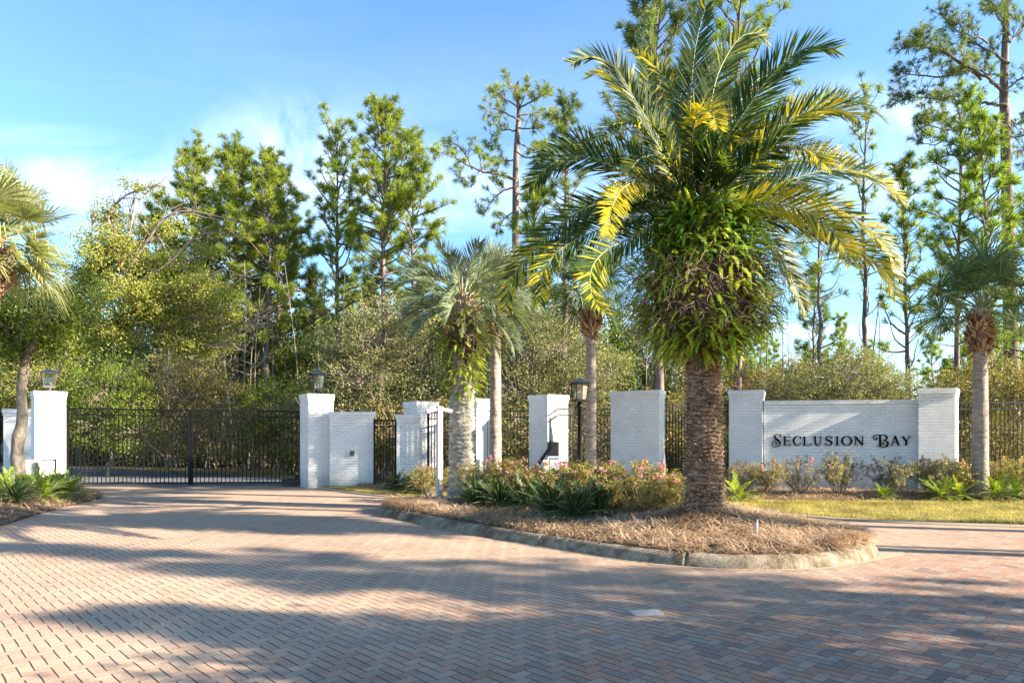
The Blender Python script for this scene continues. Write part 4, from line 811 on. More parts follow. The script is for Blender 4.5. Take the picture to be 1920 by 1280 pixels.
broad('golden_oak','golden-leaved oak spreading from the left palm to above the drive gate','oak tree',(ox,d,0),dict(seed=42,lumps=[lump(205,465,70,50),lump(290,510,85,40,.6),lump(380,545,75,30,-.3),lump(430,590,45,25),lump(330,590,90,35,.2),lump(240,560,80,50,-.5),lump(180,520,60,55,.5),lump(215,400,45,28,.2),lump(262,352,35,16),lump(300,430,60,22,.6),lump(230,620,60,40),lump(385,470,45,13,.4),lump(160,620,50,45,.4),lump(350,640,60,30,.3),lump(300,520,110,50,1.2),lump(400,640,60,30,.5),lump(230,480,60,40,1.2)],
  trunkpts=[(tl(80,900)[0],.3,-.05),tl(78,820,.3),tl(88,740,.2),tl(140,640),tl(215,530),tl(235,470)],tr=.09,nclus=1000,nleaf=62,L=.075,Wd=.04,csz=.155,shell=.12,up=.1),leaf='gold')
# arching bare twigs of that oak, over the pine cluster
d=19.3
t=[o for o in SC.objects if o.name.startswith('golden_oak')][0]; r=RS(5); tw=MB()
for a in ([(215,500),(255,440),(285,400),(330,382),(400,395),(425,402)],[(240,520),(300,480),(340,440),(380,425),(432,432)],[(250,560),(320,540),(400,500),(440,510)],[(230,480),(180,400),(215,352),(285,328)],[(300,590),(380,590),(450,600),(470,585)],[(280,620),(360,640),(420,640)],[(200,520),(150,450),(150,400)]):
    c=bez(np.array([T(x,y,d)-np.array([ox,d+.0,0]) for x,y in a]),6); c[:,1]+=r.normal(0,.1)*np.linspace(0,1,len(c)); tw.tube(c,np.linspace(.05,.010,len(c)),5,cap=False)
    for _ in range(16):
        k=r.randint(6,len(c)-1); sd=nrm(nrm(c[k+1]-c[k])+r.normal(size=3)*.5); q=curve3(c[k],sd,r.uniform(.4,1.3),6,r,.1,.6); tw.tube(q,np.linspace(.016,.006,6),3,cap=False)
tw.build('branch',M['twig'],t)
# understorey oaks behind the piers
def oak_at(label,px,d,lumps,seed,nclus,leaf='oak',nleaf=85,L=.062,W_=.034,csz=.20,shell=.45,name='live_oak',cat='oak tree',trk=.14):
    x0=(px-CX)/F0*d; k=d/F0; ls=[]
    for (x,y,rx,rz,*dd) in lumps:
        q=T(x,y,d); ls.append((q[0]-x0,dd[0] if dd else 0,q[2],rx*k,(rx+rz)/2*k,rz*k))
    top=ls[0]; return broad(name,label,cat,(x0,d,0),dict(seed=seed,lumps=ls,trunkpts=[(0,0,-.05),(.15,.05,.7),(-.1,0,1.4),(top[0]*.4,0,top[2]*.75)],tr=trk,nclus=nclus,nleaf=nleaf,L=L,Wd=W_,csz=csz,shell=shell),leaf=leaf,bark_='bark_oak')
oak_at('olive-green oak mass between the right gate lantern and the shaggy palm',720,22.5,[(700,640,95,65),(620,640,55,55,.6),(780,660,70,70,.5),(730,590,70,40,-.4),(660,700,85,55,-.3),(800,730,60,45),(720,745,90,40,.4),(610,740,50,50,.3),(560,770,50,45,.4)],51,520)
oak_at('broad grey-green oak filling the gap between the two thin sabal palms',1010,22.5,[(1000,660,95,60),(940,640,55,60,.5),(1060,670,65,65,.3),(1000,610,75,35,.4),(1090,730,65,50),(960,720,80,50,-.4),(1150,700,50,55,.5),(1130,760,60,40,.2),(890,700,50,70,.6)],52,520)
oak_at('pale olive wax myrtle thicket mounding above the sign wall',1580,21.5,[(1590,705,85,55),(1520,725,60,45,.4),(1660,715,65,50,.3),(1600,665,50,22),(1460,740,55,45,.3),(1710,740,50,45,.3),(1560,780,90,50),(1660,790,80,50),(1470,790,60,50)],53,460,'oak',95,.055,.028,name='wax_myrtle',cat='shrub',trk=.07)
oak_at('reddish brown shrub thicket just right of the date palm trunk',1420,23,[(1420,725,55,35),(1390,760,45,40,.3),(1450,760,50,40),(1400,700,30,25,.4)],54,200,'rust',60,.06,.03,name='rusty_shrub',cat='shrub',trk=.05)
oak_at('rusty orange and green thicket behind the fence at the right edge',1860,21.5,[(1850,730,75,45),(1790,740,55,50,.4),(1925,730,60,60,.3),(1880,690,60,30,.5),(1840,810,90,50),(1930,820,60,50),(1770,820,60,50,.4),(1990,740,60,60,.3)],55,420,'bush',85,.07,.035,name='fence_thicket',cat='shrub',trk=.05)
oak_at('dark evergreen bush with orange leaf tips behind the left half of the drive gate',200,24,[(195,735,60,50),(150,720,45,40,.3),(250,745,50,45),(180,800,80,50),(260,810,60,55),(215,690,50,30,.4)],56,330,'greenoak',75,.066,.036,name='evergreen_bush',cat='bush',trk=.08)
oak_at('big mixed green bush above the middle of the drive gate',350,25,[(340,740,75,55),(420,760,70,55,.3),(300,700,60,40,.5),(380,700,50,35),(345,810,85,50),(440,820,70,50)],57,340,'bush',80,.064,.032,name='leafy_bush',cat='bush',trk=.08)
oak_at('dark bush in front of the right half of the gate, below the tall trunks',520,25.5,[(510,770,60,50),(560,760,50,40,.3),(470,790,50,50),(545,830,60,50),(500,730,45,30,.3)],58,270,'greenoak',75,.066,.036,name='evergreen_bush',cat='bush',trk=.08)
oak_at('yellow-green sapling thicket behind the left gate pier',60,25,[(50,700,80,55),(120,690,60,50,.4),(0,720,60,60),(-60,700,70,80),(90,760,70,40)],59,330,'gold',65,.07,.036,name='sapling_thicket',cat='bush',trk=.08)
oak_at('low shrubs in the dark behind the walk gate and shaded pier',770,21.6,[(740,800,55,60),(830,800,70,60),(700,830,50,50,.4),(900,810,60,60)],60,240,'bush',45,.08,.04,name='shade_shrub',cat='shrub',trk=.05)
oak_at('dim shrubs behind the grey fence in the middle of the photo',1100,22,[(980,810,60,50),(1060,820,60,50),(1140,820,50,50),(1290,800,60,60),(1230,790,50,60)],61,270,'bush',45,.08,.04,name='shade_shrub',cat='shrub',trk=.05)
# pale bare saplings and tall stems in the wood: things one can tell apart only as a group
def sapling_mesh(seed,H):
    r=RS(seed); w=MB(); tp=curve3((0,0,0),(r.normal(0,.06),r.normal(0,.06),1),H,8,r,0,.12); w.tube(tp,np.linspace(.045,.010,8),5)
    for _ in range(16):
        k=r.randint(2,8); c=curve3(tp[k-1],(r.normal(),r.normal(),.8),r.uniform(.4,1.5),5,r,.2,.6); w.tube(c,np.linspace(.014,.005,5),3,cap=False)
    return w
sapt=[]
for i in range(4):
    t=thing('bare_sapling','thin bare grey sapling stem in the woods','sapling',(0,0,0),group='bare saplings in the woods behind the gate'); sapling_mesh(60+i,6.5+i*.6).build('stem',M['twig'],t); sapt.append(t)
r=RS(9); spots=[(r.uniform(250,700),r.uniform(26,34)) for _ in range(30)]+[(r.uniform(1150,1330),r.uniform(24,30)) for _ in range(10)]+[(r.uniform(1400,1760),r.uniform(25,32)) for _ in range(8)]
for i,(px,d) in enumerate(spots):
    t=sapt[i] if i<4 else copy_tree(sapt[i%4]); t.location=((px-CX)/F0*d,d,0); t.rotation_euler=(0,0,r.uniform(0,6.28)); s_=r.uniform(.7,1.15); t.scale=(s_,s_,s_)
# woodland pines far back, individually placed copies
vt=[]
for i,(H,w_) in enumerate(((9,1.9),(10.5,2.2),(8,2.0),(12,2.2),(7,1.7))):
    wood,nd=pine_mesh(80+i,H,cone(w_) if i%2 else full(w_),z0=.18 if i!=3 else .45,nb=60,K=26,NL=.34,nw=.032,tuftgap=.5,dead=6,tr=.11)
    t=thing('woodland_pine','slender pine standing far back in the woods','pine tree',group='pines far back in the woods'); wood.build('trunk',M['bark'],t); nd.build('crown',M['pine' if i%2 else 'pine_bright'],t); vt.append(t)
r=RS(10); k=0
spots=[]
for px in np.arange(-250,2250,34):
    for row,(d0,hh) in enumerate(((38,.62),(47,.78),(60,.95))):
        if r.uniform()<.82: spots.append((px+r.uniform(-16,16),d0+r.uniform(-4,5),hh,row))
for px,d,hh,row in spots:
    t=vt[k] if k<5 else copy_tree(vt[r.randint(0,5)]); k+=1
    lowgap= 1380<px<1700
    s_=hh*r.uniform(.75,1.1)*(.84 if lowgap else 1.0)*(1.15 if 560<px<960 or px<600 else 1); t.location=((px-CX)/F0*d,d,0); t.scale=(s_,s_,s_*r.uniform(.9,1.1)); t.rotation_euler=(0,0,r.uniform(0,6.28))
wo=[]
for i in range(3):
    rr=RS(190+i); H=7.5+i; w_,l_=crown_mesh(seed=190+i,lumps=[(0,0,H*.62,1.9,1.9,H*.24),(1.3,.4,H*.45,1.5,1.4,H*.2),(-1.4,-.3,H*.42,1.5,1.4,H*.22),(.2,.6,H*.82,1.2,1.1,H*.16),(0,-.6,H*.25,2.0,1.6,H*.2)],trunkpts=[(0,0,-.05),(.2,0,H*.2),(-.1,.1,H*.4),(0,0,H*.7)],tr=.12,nclus=330,nleaf=34,L=.16,Wd=.09,csz=.34,shell=.35)
    t=thing('woodland_tree','leafy tree standing deep in the woods','tree',group='leafy trees deep in the woods'); w_.build('trunk',M['bark'],t); l_.build('crown',M[('greenoak','bush','oak')[i]],t); wo.append(t)
r=RS(11); k=0
for px in list(np.arange(-120,1260,46))+list(np.arange(1290,2050,48)):
    d=r.uniform(31,42); s_=r.uniform(.75,1.15)*(1.0 if px<1250 else .66)
    t=wo[k] if k<3 else copy_tree(wo[r.randint(0,3)]); k+=1; t.location=((px+r.uniform(-20,20)-CX)/F0*d,d,0); t.scale=(s_,s_,s_); t.rotation_euler=(0,0,r.uniform(0,6.28))
# undergrowth: a continuous thicket nobody could count
def thicket(name,label,spots,seed,leaf,h=(1.6,3.2),nl=700,L=.10,Wd=.055):
    r=RS(seed); mb=MB(); st=MB()
    for (x,y) in spots:
        H=r.uniform(*h); m=nl; c=r.normal(size=(m//14,3))*np.array([.65,.65,.28])*np.array([1,1,H])+np.array([x,y,H*.52]); P=(c[:,None,:]+r.normal(0,.17,(len(c),14,3))).reshape(-1,3); P=P[P[:,2]>.02]; leafcloud(mb,P,r,L,Wd,.2)
        for _ in range(5): st.tube(curve3((x+r.normal(0,.4),y+r.normal(0,.4),0),(r.normal(0,.3),r.normal(0,.3),1),H*1.1,5,r,0,.3),np.linspace(.03,.008,5),4,cap=False)
    allm=MB(); allm.V=mb.V+st.V; 
    off=mb.n; allm.F=mb.F+[f+off for f in st.F]; allm.M=mb.M+[np.ones(len(f),np.int32) for f in st.F]; allm.S=mb.S+st.S; allm.U=mb.U+st.U; allm.n=mb.n+st.n
    return tag(allm.build(name,[M[leaf],M['twig']]),kind='stuff')
r=RS(12)
def inr(x,y):   # keep the asphalt road clear
    c=[(-9,21.5),(-11.5,23.5),(-15,25.2),(-22,27.3),(-32,32),(-46,37),(-62,43)]
    c=np.array(c); q=resample(c,80); return np.min(np.hypot(q[:,0]-x,q[:,1]-y))<(3.4 if y<26 else 4.3)
sp=[]
for _ in range(520):
    x=r.uniform(-34,34); y=r.uniform(21.5,34)
    if abs(x)/y>.95 or inr(x,y) or (x<-5.5 and y<24): continue
    sp.append((x,y))
thicket('undergrowth','',[q for q in sp if q[0]<-2],13,'bush',(1.5,2.9),720)
thicket('undergrowth','',[q for q in sp if q[0]>=-2],14,'oak',(1.2,2.3),620)
sp=[(r.uniform(-60,60),r.uniform(36,62)) for _ in range(420)]; sp=[q for q in sp if abs(q[0])/q[1]<.95 and not inr(*q)]
thicket('undergrowth','',sp,15,'bush',(2.0,4.4),420,.17,.10)
# ================================================================== palms
def pinnate(leafm,stalk,P,L0,r,N_=70,w=.028,ang=48,vee=35,droop=.10,yel=None,ymb=None,start=.12,up=(0,0,1),rrad=.015,roll=0,tipL=.35,keep=1.0):
    """P = rachis points (fine). leaflets both sides, raised by vee degrees; yel(t) = chance of a yellow leaflet"""
    P=np.asarray(P,float); n=len(P); s=np.r_[0,np.cumsum(np.linalg.norm(np.diff(P,axis=0),axis=1))]; s/=s[-1]
    tg=nrm(np.gradient(P,axis=0)); stalk.tube(P,np.interp(np.linspace(0,1,n),[0,.15,1],[rrad*1.7,rrad,.004]),5,cap=False)
    t=np.linspace(start,1,N_); t=np.repeat(t,2)+r.normal(0,.003,2*N_); t=np.clip(t,0,1); sd=np.tile([1,-1],N_)
    base=np.stack([np.interp(t,s,P[:,k]) for k in range(3)],1); T_=nrm(np.stack([np.interp(t,s,tg[:,k]) for k in range(3)],1))
    upv=np.asarray(up,float)[None]*np.ones((len(t),1)); side=nrm(np.cross(T_,upv)+1e-6); nor=nrm(np.cross(side,T_))
    rl=math.radians(roll); side,nor=side*math.cos(rl)+nor*math.sin(rl),-side*math.sin(rl)+nor*math.cos(rl)
    v=np.radians(vee+r.normal(0,9,len(t)))[:,None]; lat=side*sd[:,None]*np.cos(v)+nor*np.sin(v)
    a=np.radians(ang*(1-.35*t)+r.normal(0,5,len(t)))[:,None]; D=nrm(T_*np.cos(a)+lat*np.sin(a))
    env=np.interp(t,[start,.22,.45,.75,.93,1],[.35,.75,1,.82,.5,tipL])*L0*r.uniform(.88,1.08,len(t)); l=env[:,None]
    S=nrm(np.cross(D,nor))*w/2; g=np.array([0,0,-1.0])*l*droop
    mid=base+D*l*.5+g*.25; tip=base+D*l+g
    v_=np.stack([base-S*.5,base+S*.5,mid+S,mid-S,tip],1); m=r.uniform(size=len(t))<keep; 
    ye=np.zeros(len(t),bool) if yel is None else r.uniform(size=len(t))<np.array([yel(q) for q in t])
    for sel,mb in ((m&~ye,leafm),(m&ye,ymb)):
        k=int(sel.sum()); 
        if k==0: continue
        vv=v_[sel].reshape(-1,3); b=np.arange(k)[:,None]*5; off=mb.n
        # one island per leaflet: quad + tri share vertices
        mb.add(vv,b+[0,1,2,3]); mb.F.append((b+[3,2,4]).astype(np.int32)+off); mb.M.append(np.zeros(k,np.int32)); mb.S.append(np.zeros(k,bool)); mb.U.append(None)
def fine(pts,n=40): 
    c=bez(np.asarray(pts,float),10); return resample(c,n)

# --- the big date palm
PD=9.9; px0=(1319-CX)/F0*PD; gz=.44
dp=thing('date_palm','huge date palm with a thick ringed trunk and yellow-tipped arching fronds on the island','palm tree',(px0,PD,0))
r=RS(100); nz,na=420,120; ztop=4.75; zs=np.linspace(.15,ztop,nz); th=np.linspace(0,2*math.pi,na+1)
Z,TH=np.meshgrid(zs,th,indexing='ij')
Rb=np.interp(zs,[.15,.42,.65,1.0,1.6,2.2,2.7,3.3,4.0,4.75],[.38,.30,.25,.236,.23,.228,.235,.30,.30,.24])[:,None]
row=Z/.058+1.2*np.sin(TH*1+.3)*.25+.35*vnoise(np.cos(TH)*3,np.sin(TH)*3+Z*1.5,1.5,101); fr=row-np.floor(row)
seg=np.abs(((TH/(2*math.pi)*13+.5*np.floor(row))%1)-.5)*2       # leaf scars, staggered row by row
saw=np.clip(fr,0,1)**1.6*(1-.55*seg**3)
RR=Rb+.052*saw-.012+.012*vnoise(TH*3,Z*6,2,102)+.008*r.normal(size=Z.shape)*(.3+saw)+.02*vnoise(TH,Z,1.2,103)
g=np.stack([RR*np.cos(TH),RR*np.sin(TH),Z],-1); mb=MB(); mb.grid(g[:, ::-1])
def ring_mat():
    m,nt,p,o=newmat('date_palm_trunk'); tc=N(nt,'ShaderNodeTexCoord'); ge=N(nt,'ShaderNodeNewGeometry')
    mp=N(nt,'ShaderNodeMapping'); nt.links.new(tc.outputs['Object'],mp.inputs[0]); mp.inputs['Scale'].default_value=(7,7,26)
    n=noise(nt,1,5,.7,mp.outputs[0],.4); rr=ramp(nt,[(.04,.025,.017),(.14,.09,.06),(.32,.235,.17),(.50,.41,.33)],[.34,.47,.60,.74]); nt.links.new(n.outputs['Fac'],rr.inputs[0])
    n2=noise(nt,2.2,3,.6,tc.outputs['Object']); r2=ramp(nt,[(.75,.6,.5),(1.1,1.08,1.05)],[.35,.6]); nt.links.new(n2.outputs['Fac'],r2.inputs[0])
    nt.links.new(mixc(nt,1.0,rr.outputs[0],r2.outputs[0],'MULTIPLY'),p.inputs['Base Color']); p.inputs['Roughness'].default_value=.85
    b=N(nt,'ShaderNodeBump'); b.inputs['Strength'].default_value=.8; b.inputs['Distance'].default_value=.015; nt.links.new(n.outputs['Fac'],b.inputs['Height']); nt.links.new(b.outputs[0],p.inputs['Normal']); return m
tk=mb.build('trunk',ring_mat(),dp)
# fibrous bits standing off the trunk
mb=MB(); k=2600; th_=r.uniform(0,6.28,k); z_=np.r_[r.uniform(.3,2.7,k-900),.3+.5*r.uniform(0,1,900)**2]; rb=np.interp(z_,[.15,.42,.65,1.0,1.6,2.2,2.7],[.38,.30,.25,.236,.23,.228,.235])+.03
Pn=np.stack([rb*np.cos(th_),rb*np.sin(th_),z_],1); Dn=nrm(np.stack([np.cos(th_)*.6+r.normal(0,.4,k),np.sin(th_)*.6+r.normal(0,.4,k),r.normal(.1,.4,k)],1)); leafcloud(mb,Pn,r,.07,.012,0,D=Dn); mb.build('trunk_fibre',M['straw'],dp)
# old cut leaf bases under the crown
mb=MB()
for i in range(90):
    a=i*2.399; z=3.35+1.45*i/90+r.normal(0,.04); rr_=np.interp(z,[3.3,4,4.8],[.36,.33,.2]); d_=np.array([math.cos(a),math.sin(a),.9]); p0=np.array([rr_*math.cos(a)*.8,rr_*math.sin(a)*.8,z]); L=r.uniform(.18,.4)
    mb.tube([p0,p0+nrm(d_)*L*.5,p0+nrm(d_)*L],[.055,.035,.02],4,smooth=False)
mb.build('leaf_bases',M['boot'],dp)
PO=np.array([px0,PD,0])
yend=lambda a,b=1.0: (lambda t: np.clip((t-a)/(1-a+1e-6),0,1)**.7*b)
ally=lambda t:.92
some=lambda t:.12
FR=[ # rachis pixels, depth at tip, roll, yellow chance, leaflet length
([(1300,380),(1297,281),(1294,200),(1303,95),(1322,14)],.35,55,yend(.85,.3),.50),
([(1312,385),(1325,250),(1340,160),(1360,110),(1385,74),(1412,62),(1434,74)],.5,60,yend(.5,.3),.50),
([(1320,388),(1346,297),(1381,234),(1434,156),(1481,109),(1520,88),(1566,93)],-.5,55,yend(.7,.15),.56),
([(1325,390),(1385,305),(1443,256),(1496,219),(1540,204),(1580,207),(1610,224)],-.9,50,yend(.35,.95),.50),
([(1325,385),(1410,280),(1500,215),(1570,188),(1618,196),(1657,224)],.9,50,some,.46),
([(1330,395),(1387,328),(1434,290),(1471,275),(1512,281),(1554,314)],-1.3,45,yend(.3,.8),.50),
([(1330,400),(1400,368),(1456,347),(1502,331),(1552,319),(1606,322),(1652,342),(1690,374)],.6,48,yend(.55,.7),.50),
([(1325,410),(1353,403),(1400,387),(1453,383),(1517,400),(1560,433),(1583,467),(1594,496)],-1.4,50,lambda t:.85,.46),
([(1330,420),(1383,417),(1433,415),(1500,423),(1567,447),(1617,473),(1660,510),(1678,552)],-.6,45,lambda t:.2+.8*t,.46),
([(1330,400),(1390,375),(1450,362),(1530,374),(1600,410),(1655,455),(1683,508)],.2,48,lambda t:.3+.65*t,.46),
([(1335,415),(1385,402),(1425,425),(1460,473),(1487,527),(1509,580)],.8,35,yend(.4,.4),.44),
([(1300,385),(1299,330),(1297,281),(1301,234),(1316,208),(1333,212),(1345,240)],-2.0,40,lambda t:.1 if t<.45 else .95,.40),
([(1298,385),(1290,280),(1275,203),(1253,156),(1225,122),(1186,96)],.9,60,yend(.3,.7),.30),
([(1295,385),(1259,312),(1225,244),(1190,187),(1159,134),(1131,111),(1100,106),(1074,118)],-.4,50,some,.44),
([(1295,390),(1245,290),(1208,225),(1170,170),(1135,136),(1104,143)],.9,45,yend(.5,.6),.42),
([(1292,392),(1265,335),(1228,265),(1197,240),(1169,231),(1144,237),(1127,258)],-1.2,42,some,.44),
([(1290,398),(1225,345),(1181,331),(1144,309),(1100,295),(1056,297),(1022,318),(993,352)],-.4,45,yend(.8,.2),.48),
([(1290,395),(1200,310),(1131,284),(1087,266),(1044,275),(1002,308)],1.0,42,some,.44),
([(1295,400),(1262,358),(1225,343),(1190,342),(1164,357),(1147,390),(1137,442)],-2.2,45,lambda t:.15 if t<.3 else .9,.38),
([(1290,405),(1200,372),(1108,386),(1061,416),(1022,448),(983,490),(957,528),(948,572)],-.5,45,yend(.62,.65),.46),
([(1295,415),(1200,405),(1111,436),(1067,457),(1037,481),(1018,514),(1012,566)],-.9,45,yend(.6,.65),.44),
([(1295,420),(1235,418),(1179,448),(1141,466),(1114,493),(1106,523),(1111,556),(1131,584)],-1.5,42,yend(.45,.6),.40),
([(1300,385),(1270,300),(1235,230),(1215,150),(1205,90)],1.4,50,some,.42),
([(1310,385),(1330,300),(1370,220),(1420,150),(1470,140)],1.6,50,some,.44),
([(1300,380),(1312,300),(1330,190),(1330,110)],1.5,55,some,.44),
([(1305,395),(1320,340),(1340,290),(1375,260),(1410,265)],-1.8,45,yend(.6,.3),.42),
([(1300,395),(1275,345),(1240,300),(1205,295),(1180,320)],-2.0,45,some,.42),
([(1300,400),(1250,385),(1180,380),(1120,400),(1080,440)],1.3,42,some,.42),
([(1320,400),(1400,350),(1480,300),(1560,290),(1610,330)],1.5,45,some,.44),
([(1310,400),(1400,400),(1470,395),(1530,430)],1.6,45,some,.42),
([(1300,395),(1290,350),(1262,310),(1240,260),(1222,235)],-1.7,50,some,.42),
([(1315,395),(1350,345),(1372,290),(1398,250),(1440,235)],-1.5,50,some,.42)]
for i,(pp,dep,roll,yel,LL) in enumerate(FR):
    m=len(pp); c=np.array([T(x,y,PD)-PO for x,y in pp]); fr_=np.linspace(0,1,m)
    # keep the traced outline while the frond swings towards or away from the viewer
    for j in range(m):
        dd=dep*fr_[j]**1.2; q=T(pp[j][0],pp[j][1],PD+dd)-PO; c[j]=q
    c=fine(c,44); lf=MB(); yl=MB(); st=MB()
    pinnate(lf,st,c,LL*1.14,r,N_=112,w=.025,ang=50,vee=16,up=(r.uniform(-.25,.25),-1,r.uniform(.15,.8)),yel=yel,ymb=yl,start=.10,droop=.07)
    # a frond is one part: stalk with its green and yellow leaflets
    mbx=MB(); o_=0
    for q,mi in ((lf,0),(yl,1),(st,2)):
        for v_,f_,s_ in zip(q.V,q.F,q.S): pass
        if q.n==0: continue
        mbx.V+=q.V; mbx.F+=[f+mbx.n for f in q.F]; mbx.M+=[np.full(len(f),mi,np.int32) for f in q.F]; mbx.S+=q.S; mbx.U+=q.U; mbx.n+=q.n
    mbx.build('frond',[M['frond'],M['frond_y'],M['rachis']],dp)
# --- ferns growing on palm trunks
def fern_mass(name,label,loc,prof,n,L=(.28,.5),seed=1,mat=('fern','fern_dark'),w=.055,leafl=11,brown=600,bz=None,darkp=None,bare=None):
    r=RS(seed); t=thing(name,label,'fern',loc); out=[MB(),MB()]; zr=np.array(prof)
    for i in range(n):
        a=r.uniform(0,6.28); z=r.uniform(zr[0,0],zr[-1,0]); rad=np.interp(z,zr[:,0],zr[:,1])*r.uniform(.55,1.0)
        if bare is not None and bare(a,z,r): continue
        d=np.array([math.cos(a+r.normal(0,.35)),math.sin(a+r.normal(0,.35)),r.normal(.45,.4)]); l=r.uniform(*L); p0=np.array([math.cos(a)*rad*.72,math.sin(a)*rad*.72,z]); c=curve3(p0,d,l,7,r,up=-r.uniform(.6,1.8),jit=.3)
        tg=nrm(np.gradient(c,axis=0)); side=nrm(np.cross(tg,np.array([0,0,1.0]))+1e-6); tt=np.linspace(.08,1,leafl); k=np.array([[np.interp(q,np.linspace(0,1,7),c[:,j]) for j in range(3)] for q in tt]); sd=np.array([[np.interp(q,np.linspace(0,1,7),side[:,j]) for j in range(3)] for q in tt]); tg2=np.array([[np.interp(q,np.linspace(0,1,7),tg[:,j]) for j in range(3)] for q in tt])
        wl=w*np.interp(tt,[0,.25,.8,1],[.6,1,.7,.15])[:,None]; gp_=l/leafl*.52
        V=[]; 
        for s_ in (1,-1):
            V.append(np.stack([k-tg2*gp_,k+tg2*gp_,k+sd*s_*wl+tg2*gp_*.9+np.array([0,0,-.006]),k+sd*s_*wl*.9-tg2*gp_*.1],1))
        V=np.concatenate(V).reshape(-1,3)
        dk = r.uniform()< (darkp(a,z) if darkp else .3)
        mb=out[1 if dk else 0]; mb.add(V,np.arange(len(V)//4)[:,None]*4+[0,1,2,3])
    out[0].build('fern_fronds',M[mat[0]],t); out[1].build('fern_fronds',M[mat[1]],t)
    if brown:
        mb=MB(); a=r.uniform(0,6.28,brown); z=r.uniform(*(bz or (zr[0,0],zr[-1,0])),brown); rad=np.interp(z,zr[:,0],zr[:,1])*r.uniform(.45,.95,brown)
        for aa,zz_,rr_ in zip(a,z,rad):
            c=curve3((math.cos(aa)*rr_,math.sin(aa)*rr_,zz_),(math.cos(aa)*.4+r.normal(0,.5),math.sin(aa)*.4+r.normal(0,.5),r.normal(-.2,.5)),r.uniform(.15,.4),5,r,up=-.8,jit=1.0); mb.tube(c,np.linspace(.006,.003,5),3,cap=False)
        k=brown*3; a=r.uniform(0,6.28,k); z=r.uniform(*(bz or (zr[0,0],zr[-1,0])),k); rad=np.interp(z,zr[:,0],zr[:,1])*r.uniform(.3,.85,k); leafcloud(mb,np.stack([np.cos(a)*rad,np.sin(a)*rad,z],1),r,.10,.018,-.6)
        mb.build('dead_fronds',M['deadfern'],t)
    # fibrous core the ferns root in
    mb=MB(); zs_=np.linspace(zr[0,0]-.05,zr[-1,0]+.05,24); th_=np.linspace(0,6.2832,33); ZZ,TT=np.meshgrid(zs_,th_,indexing='ij'); RR_=np.interp(ZZ,zr[:,0],zr[:,1])*.55*(1+.18*vnoise(TT*2,ZZ*5,2,seed))+.0; mb.grid(np.stack([RR_*np.cos(TT),RR_*np.sin(TT),ZZ],-1)[:, ::-1]); mb.build('root_mat',plain('root_mat',(.07,.045,.03),.95,0,12,.5,.8,30),t)
    return t
front=lambda a: math.cos(a+math.pi/2)      # 1 when facing the camera
fern_mass('trunk_fern','great shaggy ball of ferns growing round the upper trunk of the date palm',(px0,PD,0),[(2.66,.40),(2.78,.78),(2.98,1.10),(3.25,1.26),(3.7,1.24),(4.15,1.08),(4.55,.84),(4.85,.45)],2700,(.28,.52),110,w=.034,leafl=12,brown=900,bz=(3.0,4.0),
  darkp=lambda a,z: .75 if z>3.9 and math.cos(a)<.5 else .25,bare=lambda a,z,r: 3.05<z<3.85 and front(a)>.35 and math.cos(a)<.45 and r.uniform()<.72)  # more dark ferns at upper left, away from the sun: shade put into colour

# --- pindo palm with its own ferns
d=13.8; x=(866-CX)/F0*d
pp_=thing('pindo_palm','stocky blue-grey palm with a rough pale trunk and yellow ferns under its crown','palm tree',(x,d,0))
r=RS(120); nz,na=200,64; zs=np.linspace(.12,4.35,nz); th=np.linspace(0,2*math.pi,na+1); Z,TH=np.meshgrid(zs,th,indexing='ij')
Rb=np.interp(zs,[.12,.35,.8,1.6,2.3,3.0,3.6,4.35],[.33,.27,.245,.245,.225,.20,.24,.15])[:,None]
row=Z/.085+.4*vnoise(np.cos(TH)*3,np.sin(TH)*3+Z*2,1.5,121); fr_=row-np.floor(row); seg=np.abs(((TH/(2*math.pi)*8+.5*np.floor(row))%1)-.5)*2
RR=Rb+.045*fr_**1.3*(1-.6*seg**2)+.02*vnoise(TH*2,Z*4,2,122)+.012*r.normal(size=Z.shape)*fr_; mb=MB(); mb.grid(np.stack([RR*np.cos(TH),RR*np.sin(TH),Z],-1)[:, ::-1]); mb.build('trunk',bark('pindo_trunk',(.30,.27,.22),(.60,.57,.48),14,6,.8),pp_)
mb=MB()
for i in range(60):
    a=i*2.399; z=3.3+1.0*i/60; p0=np.array([.16*math.cos(a),.16*math.sin(a),z]); dd=nrm(np.array([math.cos(a)*.8,math.sin(a)*.8,.8])); L=r.uniform(.2,.45); mb.tube([p0,p0+dd*L*.5,p0+dd*L],[.035,.025,.012],4,smooth=False)
mb.build('leaf_bases',M['boot'],pp_)
for i in range(46):
    a=i*2.399+r.normal(0,.15); f=i/45; e=math.radians(-8+80*f+r.normal(0,6)); L=r.uniform(1.15,1.5)*(1-.10*f); p0=np.array([.08*math.cos(a),.08*math.sin(a),4.05+.25*f]); dd=np.array([math.cos(a)*math.cos(e),math.sin(a)*math.cos(e),math.sin(e)])
    c=fine(curve3(p0,dd,L,8,r,up=-1.25,jit=.12),30); lf=MB(); st=MB(); pinnate(lf,st,c,.50,r,N_=46,w=.016,ang=44,vee=34,start=.28,droop=.14,rrad=.016,roll=r.normal(0,30),tipL=.6); lf.F+=[q+lf.n for q in st.F]; lf.V+=st.V; lf.M+=[np.ones(len(q),np.int32) for q in st.F]; lf.S+=st.S; lf.U+=st.U; lf.n+=st.n
    lf.build('frond',[M['pindo'],M['rachis']],pp_)
